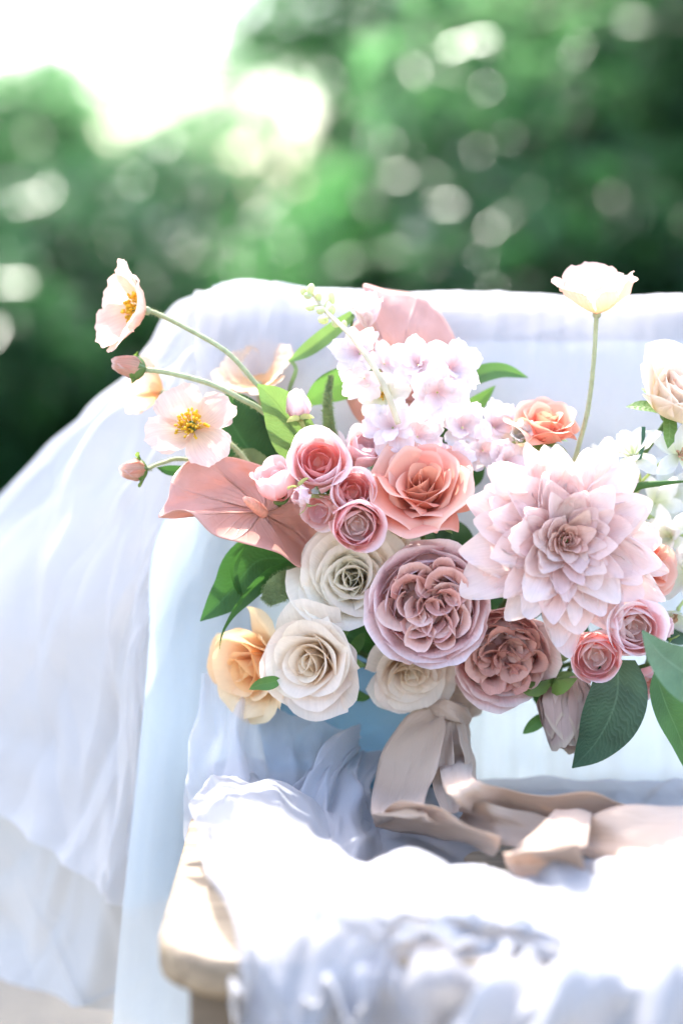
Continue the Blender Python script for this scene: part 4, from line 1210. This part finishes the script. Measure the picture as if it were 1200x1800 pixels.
rose(690, 960, .0, (.1, -1, .3), 55, [IVORY[0], CREAM[2]], "small cream rose peeping between coral rose and mauve garden rose", 16, 15, .4, openn=.9, roll=.15, ruf=.05)

# anthuriums
heart([(278, 912, -.075), (296, 880, -.06), (306, 838, -.045), (345, 808, -.03), (405, 808, -.02), (470, 826, -.02), (530, 850, -.02), (552, 880, -.025), (560, 925, -.02), (548, 980, -.01),
       (528, 1001, -.05), (490, 975, -.065), (425, 957, -.075), (375, 942, -.08), (335, 905, -.085), (305, 900, -.08)],
      (463, 902, -.035), SPATHE, "dusty pink anthurium at the left, heart shaped spathe pointing left", (430, 876, -.06), 9, 2, spmat=SPADIX, curl=-.012)
heart([(638, 503, .05), (680, 512, .05), (735, 522, .055), (775, 555, .06), (802, 605, .06), (806, 655, .06), (785, 705, .05), (740, 740, .045), (690, 762, .04), (640, 752, .04), (612, 715, .04), (599, 665, .045), (600, 615, .05), (620, 575, .05), (652, 540, .05)],
      (700, 700, .045), SPATHE2, "coral anthurium standing behind the pale blossoms against the white cloth", None, 7, 4, curl=.015, rib_amp=.002)

# pink ranunculus cluster on the left
ranunculus(562, 815, -.05, (-.05, -1, .35), 50, "bright pink ranunculus, topmost of the three left of the coral rose", RPINK, 1, .2, N=20, closed=.6)
ranunculus(617, 866, -.055, (.15, -1, .25), 42, "pink ranunculus touching the coral rose, middle of its cluster", RPINK, 2, .9)
ranunculus(626, 922, -.07, (.05, -1, .0), 47, "rosy ranunculus with pale heart, lowest of the cluster beside the coral rose", RLIGHT, 3, 1.6)
ranunculus(485, 852, -.045, (-.3, -.5, 1), 37, "pale pink half open ranunculus over the anthurium's upper edge", [PALEPINK[0], RPINK[1]], 4, .6, 14, closed=1.0, elong=1.1, via=[P(500, 900, .0)], end=P(600, 940, .03))
ranunculus(563, 898, -.04, (-.2, -1, -.1), 33, "small blush ranunculus under the others, above the ivory rose", [PALEPINK[0], RPINK[1]], 5, .4, 12, closed=.2)
ranunculus(640, 790, -.02, (.2, -.7, .7), 36, "soft pink ranunculus between the blossoms and the coral rose", [PALEPINK[0], RPINK[1]], 6, .4, 16)
ranunculus(1112, 1103, -.075, (.1, -1, .1), 50, "pink ranunculus with white heart under the dahlia, upper of the right pair", [RLIGHT[0], RPINK[1]], 7, .4)
ranunculus(1048, 1152, -.07, (-.1, -1, -.05), 47, "pink ranunculus under the dahlia, lower of the right pair", RLIGHT, 8, 2.0, N=20, closed=.8)
ranunculus(1122, 1065, -.045, (.1, -1, .6), 34, "pink ranunculus bud behind the right pair", RPINK, 9, 1.2, 12)
ranunculus(1140, 1195, -.02, (.2, -1, -.4), 30, "dull pink ranunculus in the shade behind the big grey green leaf", RLIGHT, 12, 1.2, 12)
bud(1165, 1106, -.06, (.3, -.6, .8), 42, 40, "small white bud at the right of the pink ranunculus pair", PALEPINK, 5, 0.35, hair=False, st=True, stemmat=GREEN_STEM, name="ranunculus_bud")
bud(530, 872, -.075, (-.35, -.8, .1), 40, 40, "small round white pink bud hanging over the anthurium", PALEPINK, 6, .3, hair=False, stemmat=PALE_GREEN, name="ranunculus_bud", end=P(590, 872, -.02), via=[P(552, 872, -.06)], capmat=PALE_GREEN)
bud(525, 718, -.02, (-.15, -.3, 1), 58, 50, "pale pink bud on two yellow green stalks above the ranunculus", PALEPINK, 7, .4, hair=False, stemmat=PALE_GREEN, name="ranunculus_bud", via=[P(545, 765, -.01)], end=P(600, 830, .0), srad=.002, capmat=PALE_GREEN)

# dusty closed rose hanging down
bud(998, 1238, -.03, (-.05, -.35, -1), 145, 118, "closed dusty mauve rose hanging head down below the dahlia", DUSTY, 11, .35, hair=False, stemmat=GREEN_STEM, n=11, name="rosebud", cat="rosebud", via=[P(1000, 1150, .0)], srad=.002)

# pale blossoms on top
for i, (x, y, yy, d, r, n_, ly, cp, lb) in enumerate([
    (645, 575, .02, (.0, -.35, 1), 52, 5, 2, 18, "pale cup shaped blossom standing before the coral anthurium's upper left"),
    (632, 622, -.01, (-.35, -.9, .3), 40, 5, 2, 62, "pale pink blossom at the left edge of the coral anthurium"),
    (675, 640, .01, (.4, -.9, .4), 34, 5, 1, 60, "small pale blossom just below the cup shaped one"),
    (640, 665, -.012, (-.2, -1, -.3), 36, 5, 1, 66, "pale blossom with drooping petals left of the yellow eyed one"),
    (735, 642, -.02, (-.3, -.9, .5), 44, 6, 2, 60, "upper left floret of the largest blossom cluster"),
    (790, 650, -.015, (.45, -.9, .4), 46, 6, 2, 62, "upper right floret of the largest blossom cluster"),
    (768, 690, -.03, (.05, -1, -.2), 48, 6, 2, 70, "lower middle floret of the largest blossom cluster"),
    (885, 812, -.02, (.3, -1, .2), 40, 6, 2, 62, "white pink floret touching the top left of the dahlia"),
    (690, 752, -.03, (-.3, -1, .3), 44, 6, 2, 68, "pale pink blossom above the middle coral rose, left one of two"),
    (733, 768, -.02, (.3, -1, .4), 38, 5, 2, 66, "pale pink blossom above the middle coral rose, right one of two"),
    (655, 788, -.01, (-.3, -1, .1), 38, 5, 2, 66, "pale blossom between the ranunculus cluster and the coral rose"),
    (812, 752, -.01, (.0, -1, .4), 44, 6, 2, 68, "pale blossom at the upper right of the coral rose"),
    (848, 792, -.015, (.4, -1, .0), 38, 5, 2, 66, "pale blossom squeezed between coral rose and dahlia"),
    (868, 752, -.005, (.4, -.8, .5), 40, 6, 2, 62, "white pink blossom beside the side-view coral rose"),
    (800, 808, -.03, (-.1, -1, .35), 30, 5, 1, 66, "small blossom lying on the coral rose's upper right petals"),
    (600, 805, .0, (-.3, -1, .4), 38, 5, 2, 66, "blush blossom behind the top ranunculus")]):
    blossom(x, y, yy, d, r * 1.08, lb, BLOS, 60 + i, n_, ly, cp, YELLOW if i in (0,) else None, end=None if i == 0 else P(740, 770, .02), st=i != 0, group="pale pink blossoms on top of the bouquet", ww=.36)
blossom(672, 690, -.005, (-.1, -.8, -.3), 42, "small white blossom with yellow stamens in front of the coral anthurium", [WHITE[0]], 3, 5, 1, 65, YELLOW, end=P(700, 740, .0), group="pale pink blossoms on top of the bouquet")
blossom(905, 775, -.02, (.3, -.6, .6), 36, "small white green blossom beside the side-view coral rose", WHITE, 9, 5, 2, 35, None)


def bud_spray():
    t, _ = root("bud_spray", P(700, 745, 0))
    b = P(700, 745, 0)
    path = [P(*p) - b for p in ((700, 745, -.05), (668, 665, -.05), (618, 592, -.03), (575, 550, .0), (548, 515, .01))]
    C = cr_points(path, 30)
    add_mesh("stem", tube(C, [.0024, .0022, .0017, .0012], 8), plain_mat("cream_stalk", (.70, .64, .48), .5, .3), t)
    beads = [(546, 508, 8, 10), (533, 512, 7, 8), (560, 522, 7, 9), (541, 520, 9, 6), (583, 523, 7, 12), (545, 541, 10, 6), (563, 546, 9, 7), (583, 545, 8, 9), (568, 563, 11, 7), (590, 568, 9, 8), (604, 572, 7, 9)]
    for i, (x, y, a, c) in enumerate(beads):
        p = P(x, y, .0 + .004 * (i % 3)) - b
        add_mesh("bud", ball(p, a * PX, a * PX * .9, c * PX, 10, 7, (random.uniform(-.3, .3), 0, 1)), plain_bud, t)
        j = min(range(30), key=lambda q: (C[q][0] - p.x) ** 2 + (C[q][2] - p.z) ** 2 + (3 if q < 12 else 0))
        add_mesh("pedicel", tube([Vector(C[max(0, j - 1)]), (Vector(C[j]) + p) / 2, p], .0008, 5), plain_bud, t)
    tag(t, "thin stalk of tiny pale green beads rising at the top left of the blossoms", "flower spray", G)
plain_bud = plain_mat("pale_bud", (.62, .66, .42), .5, .4, noise=.15, tcol=(.8, .85, .5))
bud_spray()

# poppies
poppy(256, 546, .0, (-.92, -.38, .16), 88, "peach poppy high at the far left, seen from its side against dark trees", POP, 1, .3, 5, 40, via=[P(278, 552, .0), P(330, 578, -.005), P(400, 620, -.01), P(455, 680, -.01), P(495, 722, -.01)], end=P(560, 800, .0))
poppy(340, 756, -.03, (-.12, -.80, .55), 84, "open peach poppy with thick yellow stamens above the pink anthurium", POP, 2, .5, 4, 60, via=[P(395, 775, .0), P(425, 800, .0)], end=P(460, 850, .0))
poppy(1048, 550, .0, (-.06, -.25, 1), 88, "peach poppy standing alone above the chair back at the right", POP, 3, .9, 5, 34, stam=False, via=[P(1047, 560, .0), P(1042, 640, .0), P(1030, 730, .0)], end=P(1000, 840, .0))
poppy(455, 675, .07, (-.15, -.5, .8), 80, "soft peach poppy out of focus behind the curved stems", POP2, 4, .1, 5, 45, stam=False, via=[P(470, 740, .06)], end=P(560, 860, .04))
poppy(285, 690, .06, (-.8, .3, .2), 72, "washed out peach poppy behind the left bud, close to the drape", POP2, 5, .6, 4, 40, stam=False, via=[P(330, 700, .08), P(400, 730, .07)], end=P(500, 830, .04))
bud(232, 645, -.01, (-1, -.25, .22), 62, 42, "upper closed poppy bud at the far left with coral tip", BUDP, 1, .62, via=[P(300, 656, -.01), P(370, 675, -.01), P(425, 702, -.01), P(465, 726, -.005)], end=P(560, 810, .0), srad=.0022)
bud(240, 826, -.02, (-1, -.25, -.05), 50, 42, "lower poppy bud at the far left just above the pink anthurium", BUDP, 2, .5, via=[P(285, 814, -.01), P(330, 808, .0)], end=P(450, 840, .01))

# fuzzy green stalk
leaf([(600, 830, .0), (585, 770, .0), (578, 710, -.005), (582, 662, -.005)], 26, "upright fuzzy green stalk tip above the ranunculus", L_FUZZ, 4, .6, .5, prof=(.5, .8, .9, .8, .6, .2), hairy=True, cat="leaf")

# small white flowers on the right
WS = P(1095, 880, .01)
EYE = plain_mat("tan_eye", (.55, .32, .2), .6)
for i, (x, y, yy, d, r, lb) in enumerate([
    (1112, 800, -.02, (-.25, -.7, .75), 48, "white starry flower nearest to the cream rose at the right"),
    (1192, 800, -.03, (.2, -1, .2), 46, "white starry flower with tan eye at the right picture edge"),
    (1060, 815, .04, (-.7, -.4, .5), 40, "blurred white flower behind the dahlia's upper right petals"),
    (1150, 885, .03, (.3, -1, -.1), 44, "white flower right of the dahlia under the green wire stem"),
    (1178, 945, .0, (-.6, -.8, .2), 46, "white flower over the half hidden coral rose"),
    (1190, 1075, -.01, (-.3, -.6, -.7), 46, "greenish white flower hanging below the half hidden coral rose"),
    (1175, 870, .06, (.3, -1, .1), 50, "faint white flower farther back at the right edge"),
    (1208, 1010, -.01, (-.8, -.6, .0), 44, "white flower cut by the right edge beside the coral rose"),
    (1075, 860, .05, (-.1, -1, .5), 44, "white flower in the shade behind the dahlia's top right"),
]):
    blossom(x, y, yy, d, r * 1.12, lb, WHITE, 30 + i, 5, 1 if i % 2 else 2, 68, EYE if i in (1, 5) else None, "star_flower", "white flower", "small white flowers at the right",
            ww=.27, dr=.4, qq=1.7, jag=.01, ruf=.05, end=WS, stmat=PALE_GREEN)

def wire():
    t, _ = root("green_stem", P(1130, 760, -.04))
    b = P(1130, 760, -.04)
    g = tube(cr_points([P(*p) - b for p in ((1130, 750, -.03), (1127, 790, -.03), (1110, 845, -.02), (1085, 885, -.01), (1060, 930, .0))], 20), .0016, 7)
    add_mesh("stem", g, plain_mat("teal_wire", (.05, .13, .07), .5), t)
    g = tube(cr_points([P(*p) - b for p in ((1205, 846, -.02), (1160, 850, -.03), (1120, 856, -.03), (1095, 880, -.02))], 16), [.0008, .0022, .003, .0016], 7)
    add_mesh("tendril", g, L_MID, t)
    tag(t, "dark green wire stem and tendril among the white flowers at the right", "stem")
wire()

# leaves
leaf([(545, 815, .0), (520, 770, -.01), (492, 715, -.015), (452, 675, -.02)][::1], 78, "light green pointed leaf rising behind the ranunculus cluster", L_LIGHT, 1, .2, .25, prof=(.3, .95, 1.0, .7, .02))
leaf([(470, 830, .03), (430, 780, .03), (400, 735, .03), (365, 702, .03)], 120, "broad dark leaf behind the open poppy with stamens", L_DARK, 2, -.2, .3, prof=(.3, .9, 1.0, .75, .03))
leaf([(520, 830, .04), (470, 770, .04), (430, 715, .05), (405, 690, .05)], 70, "grey green leaf between the poppy stems", L_GREY, 3, .9, .4)
leaf([(690, 700, .04), (640, 668, .03), (580, 680, .03), (535, 712, .03)][::1], 62, "dark leaf behind the fuzzy stalk at the anthurium's left", L_MID, 5, .5, .2, prof=(.4, .9, 1, .8, .1))
leaf([(620, 552, .04), (580, 585, .04), (545, 612, .04), (508, 636, .04)], 30, "slim light green blade left of the bead stalk", L_LIGHT, 6, .0, .3, prof=(.5, .9, 1, .8, .1), st=(600, 700, .04))
leaf([(508, 632, .045), (520, 650, .04), (508, 690, .04), (512, 740, .03)], 8, "bent thin stalk under the slim blade", L_FUZZ, 6, .0, .3, prof=(.9, .9, 1, .8, .8))
leaf([(770, 700, .04), (830, 665, .04), (880, 652, .045), (928, 664, .05)], 34, "long green leaf reaching right above the side-view coral rose", L_MID, 7, .2, .25, prof=(.4, .9, 1, .7, .03))
leaf([(780, 760, .03), (815, 730, .04), (845, 702, .045), (870, 678, .05)], 40, "short green leaf under the long one, beside pale blossoms", L_MID, 8, -.4, .25, prof=(.4, 1, .9, .5, .03))
leaf([(790, 830, .02), (780, 800, .02), (775, 770, .02), (790, 745, .02)], 50, "dark leaf showing between blossoms and coral rose", L_DARK, 8, -.4, .25)
leaf([(520, 985, .01), (455, 985, .0), (405, 1040, -.01), (352, 1092, -.02)], 92, "large dark green leaf below the anthurium pointing down left", L_DARK, 9, .1, .3, prof=(.3, .9, 1, .6, .02))
leaf([(530, 990, .0), (470, 1015, -.02), (420, 1065, -.03), (392, 1110, -.03), (386, 1142, -.03)], 34, "narrow dark leaf curling down with a thin tip beside the apricot rose", L_DARK, 10, .7, .3, prof=(.3, 1, .8, .3, .12, .03))
leaf([(430, 960, -.01), (410, 1000, -.02), (420, 1040, -.02), (432, 1045, -.02)], 16, "thin folded leaf strip under the anthurium", L_DARK, 12, .7, .3)
leaf([(560, 1000, .0), (520, 1020, -.02), (490, 1035, -.03), (468, 1058, -.03)], 48, "felted grey green leaf beside the ivory rose", L_FUZZ, 11, .1, .2, prof=(.5, .9, 1, .9, .4), serr=.22, hairy=True)
leaf([(480, 850, .02), (455, 825, .02), (430, 808, .02), (418, 795, .02)], 52, "small crinkled leaf behind the anthurium's top edge", L_FUZZ, 13, .1, .2, prof=(.5, .9, 1, .9, .4), serr=.25)
leaf([(335, 830, .0), (310, 828, .0), (292, 826, .0), (276, 822, .0)], 22, "little dark leaf tip beside the lower poppy bud", L_DARK, 14, .1, .2, prof=(.9, .9, .7, .05))
leaf([(1085, 1160, -.06), (1082, 1230, -.065), (1050, 1300, -.06), (1005, 1350, -.05)], 104, "big grey green leaf hanging down below the pink ranunculus pair", L_GREY, 15, .1, .25, prof=(.55, .95, .95, .55, .02))
leaf([(1128, 1108, -.12), (1160, 1150, -.15), (1200, 1180, -.17), (1240, 1200, -.17)], 84, "pale grey leaf close to the lens at the right edge", L_PALE, 16, -.3, .2, prof=(.03, .55, .95, 1.1))
leaf([(1150, 1180, -.04), (1170, 1240, -.05), (1195, 1300, -.05), (1215, 1370, -.05)], 62, "dark green leaf dropping along the right picture edge", L_MID, 17, .3, .3)
leaf([(1160, 1080, -.0), (1185, 1110, -.0), (1210, 1130, -.0)], 60, "dull leaf behind the small white bud", L_GREY, 18, .3, .3)
leaf([(495, 1195, -.05), (475, 1200, -.055), (455, 1204, -.055), (438, 1212, -.055)], 24, "tiny green sepal leaf on the apricot rose", L_MID, 19, .2, .2, serr=.15)
leaf([(612, 1215, .0), (625, 1222, .0), (640, 1226, .0), (652, 1224, .0)], 20, "tiny leaf under the large cream rose", L_MID, 20, .2, .2, serr=.15)
leaf([(612, 1150, -.01), (625, 1138, -.02), (634, 1122, -.02), (640, 1112, -.02)], 22, "tiny leaf between the two cream roses and ivory rose", L_MID, 21, .2, .2, serr=.15)
leaf([(960, 1255, -.01), (945, 1268, -.015), (930, 1280, -.015), (918, 1290, -.015)], 24, "small bright leaf left of the hanging rosebud", L_MID, 22, .2, .2)
leaf([(968, 1190, .0), (955, 1205, .0), (945, 1222, .0), (942, 1238, .0)], 30, "small dark leaf above the hanging rosebud", L_DARK, 23, .2, .2)
leaf([(1000, 1130, -.02), (985, 1150, -.03), (972, 1165, -.03)], 30, "green tuft between the mauve rose and the dahlia", L_FUZZ, 24, .2, .2, serr=.3)

# green foliage deep between the blooms
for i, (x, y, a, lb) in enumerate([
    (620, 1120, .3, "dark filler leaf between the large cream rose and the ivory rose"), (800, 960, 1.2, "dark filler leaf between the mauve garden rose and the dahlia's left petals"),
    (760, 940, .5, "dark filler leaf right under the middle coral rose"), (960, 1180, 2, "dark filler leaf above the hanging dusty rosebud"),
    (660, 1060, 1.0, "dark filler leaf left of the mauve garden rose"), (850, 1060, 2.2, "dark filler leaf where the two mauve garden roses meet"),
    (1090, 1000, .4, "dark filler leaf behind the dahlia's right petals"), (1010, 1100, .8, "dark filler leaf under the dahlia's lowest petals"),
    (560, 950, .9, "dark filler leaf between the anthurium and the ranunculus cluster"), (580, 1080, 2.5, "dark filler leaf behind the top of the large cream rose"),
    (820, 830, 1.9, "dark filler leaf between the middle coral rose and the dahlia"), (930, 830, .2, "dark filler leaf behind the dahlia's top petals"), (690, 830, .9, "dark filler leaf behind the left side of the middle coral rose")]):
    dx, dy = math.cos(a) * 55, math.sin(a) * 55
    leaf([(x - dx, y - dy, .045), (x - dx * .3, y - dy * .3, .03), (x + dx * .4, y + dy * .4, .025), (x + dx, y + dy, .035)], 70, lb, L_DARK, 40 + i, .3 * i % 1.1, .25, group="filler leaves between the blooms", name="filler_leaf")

# ------------------------------------------------------------------ stem bundle and silk ribbon
def bundle():
    b = BIND
    t, _ = root("stem_bundle", (b.x, b.y, SEATZ))
    rg = random.Random(2)
    bx = Vector((b.x, b.y, SEATZ))
    for k in range(16):
        a = k * 2.4; r = .011 * math.sqrt((k + .5) / 16) * 1.1
        p0 = Vector((r * math.cos(a), r * math.sin(a), b.z - SEATZ + .03)); p1 = Vector((r * math.cos(a) * .9, r * math.sin(a) * .9, b.z - SEATZ - .02))
        p2 = Vector((r * 2.2 * math.cos(a + .5) - .012, r * 1.8 * math.sin(a + .5), .004 + rg.random() * .01))
        add_mesh("stem", tube(cr_points([p0, p1, p2], 10), .0024, 6), DARK_STEM if k % 2 else GREEN_STEM, t)
    tag(t, "bundle of dark green stems bound below the blooms, standing on the seat", "stems")
bundle()


def strip(name, pts, parent, mat=None, n=120, nv=17, wob=.0015, seed=0, curl=.0):
    """ribbon strip: pts = (left edge point, right edge point)"""
    Lp = cr_points([a for a, b in pts], n); Rp_ = cr_points([b for a, b in pts], n)
    wf = wav(seed, 4, 2, 7)
    s = np.linspace(0, 1, nv)
    G_ = Lp[:, None, :] * (1 - s)[None, :, None] + Rp_[:, None, :] * s[None, :, None]
    du = np.gradient(G_, axis=0); dv = np.gradient(G_, axis=1)
    N = np.cross(du, dv); N /= np.linalg.norm(N, axis=2)[..., None] + 1e-9
    U, V = np.meshgrid(np.linspace(0, 1, n), s, indexing='ij')
    d = wob * wf(U * 3.2, V * 1.6) * 1.6 + .5 * curl * np.sin(V * math.pi) + creases(seed + 90, 5, .0010, .14, .8)(U, V)
    G_ = G_ + N * d[..., None]
    me = mk(name, G_.reshape(-1, 3), grid_faces(n, nv), mat or M['ribbon'], np.stack([V, U], -1).reshape(-1, 2))
    o = put(name, me, parent)
    m = o.modifiers.new("thickness", 'SOLIDIFY'); m.thickness = .0003; m.offset = 0
    return o


def ribbon():
    b = P(790, 1240, 0)
    t, _ = root("silk_ribbon", b)
    def q(a, c): return (P(*a) - b, P(*c) - b)
    # knot: band wrapped round the stems plus the crossing wrap
    V = []; U = []
    for i in range(15):
        for k in range(28):
            a = 2 * math.pi * k / 28; h = i / 14
            r = .0215 + .005 * math.sin(h * math.pi) + .0012 * math.sin(5 * a + 9 * h) + .0009 * math.sin(h * 22 + a * 2)
            V.append(Vector((r * 1.08 * math.cos(a), .02 + r * .85 * math.sin(a), (h - .5) * .030 + .003 * math.cos(a * 1 + .6)))); U.append((k / 28, h))
    add_mesh("wrap", (V, grid_faces(15, 28, True), U), M['ribbon'], t)
    strip("knot", [q((748, 1250, .0), (760, 1232, .0)), q((775, 1262, -.028), (778, 1228, -.026)), q((805, 1270, -.03), (803, 1236, -.028)), q((824, 1274, -.01), (822, 1242, -.01))], t, seed=3, wob=.0012, curl=.004)
    def k(a, c): return (S(*a) - b, S(*c) - b)
    def m(a, c): return (P(*a) - b, S(*c) - b)
    # left big loop hanging down, bottom fold resting on the seat
    strip("loop", [q((750, 1242, -.008), (778, 1250, -.024)), q((708, 1264, -.012), (782, 1282, -.045)), q((672, 1318, -.025), (772, 1340, -.07)), q((656, 1385, -.055), (752, 1392, -.095)), k((652, 1428, .035), (745, 1425, .045)), k((660, 1449, .014), (765, 1444, .04))], t, seed=4, wob=.002, curl=-.008)
    # flap turning over along the seat
    strip("loop", [k((656, 1446, .020), (660, 1452, .013)), k((700, 1408, .05), (706, 1462, .013)), k((760, 1418, .05), (765, 1472, .013)), k((820, 1450, .04), (820, 1486, .014)), k((880, 1470, .035), (868, 1506, .016))], t, seed=5, wob=.0015, curl=.004)
    # tail from the knot down to the right, then along the seat
    strip("tail", [q((782, 1258, -.024), (814, 1262, -.018)), q((772, 1300, -.04), (824, 1300, -.03)), q((772, 1350, -.06), (830, 1345, -.05)), k((790, 1400, .06), (834, 1370, .065)), k((850, 1434, .022), (890, 1386, .055)), k((935, 1448, .018), (958, 1396, .05)), k((1010, 1440, .022), (1035, 1390, .055)), k((1075, 1440, .022), (1090, 1408, .045)), k((1150, 1450, .018), (1160, 1425, .03))], t, seed=6, wob=.0015, curl=.004)
    strip("loop", [q((770, 1262, -.022), (792, 1266, -.028)), q((758, 1310, -.045), (797, 1318, -.05)), q((758, 1370, -.07), (802, 1385, -.075)), k((775, 1425, .03), (815, 1425, .03))], t, seed=7, wob=.0015, curl=-.004)
    strip("loop", [q((800, 1262, -.018), (823, 1266, -.012)), q((808, 1300, -.05), (830, 1300, -.02)), q((818, 1345, -.06), (836, 1350, -.035)), q((820, 1378, -.075), (838, 1380, -.045))], t, seed=8, wob=.0015, curl=-.003)
    # wide ribbon lying across the seat to the right
    strip("tail", [k((802, 1418, .042), (806, 1440, .015)), k((858, 1414, .045), (856, 1480, .015)), k((925, 1428, .035), (930, 1490, .015)), k((1000, 1440, .032), (1020, 1500, .016)), k((1090, 1422, .045), (1110, 1540, .016)), k((1180, 1414, .045), (1190, 1560, .016)), k((1300, 1420, .03), (1300, 1580, .018))], t, seed=9, wob=.003, curl=.006)
    # front curl catching the sun
    strip("curl", [k((975, 1425, .04), (1040, 1425, .04)), k((935, 1466, .045), (1034, 1462, .04)), k((895, 1500, .034), (1026, 1490, .045)), k((884, 1500, .030), (1010, 1484, .05)), k((890, 1520, .018), (1022, 1506, .035)), k((905, 1545, .014), (1028, 1542, .018))], t, seed=11, wob=.0015, curl=.003)
    tag(t, "taupe silk ribbon knotted under the blooms with tails lying on the seat", "ribbon")
ribbon()
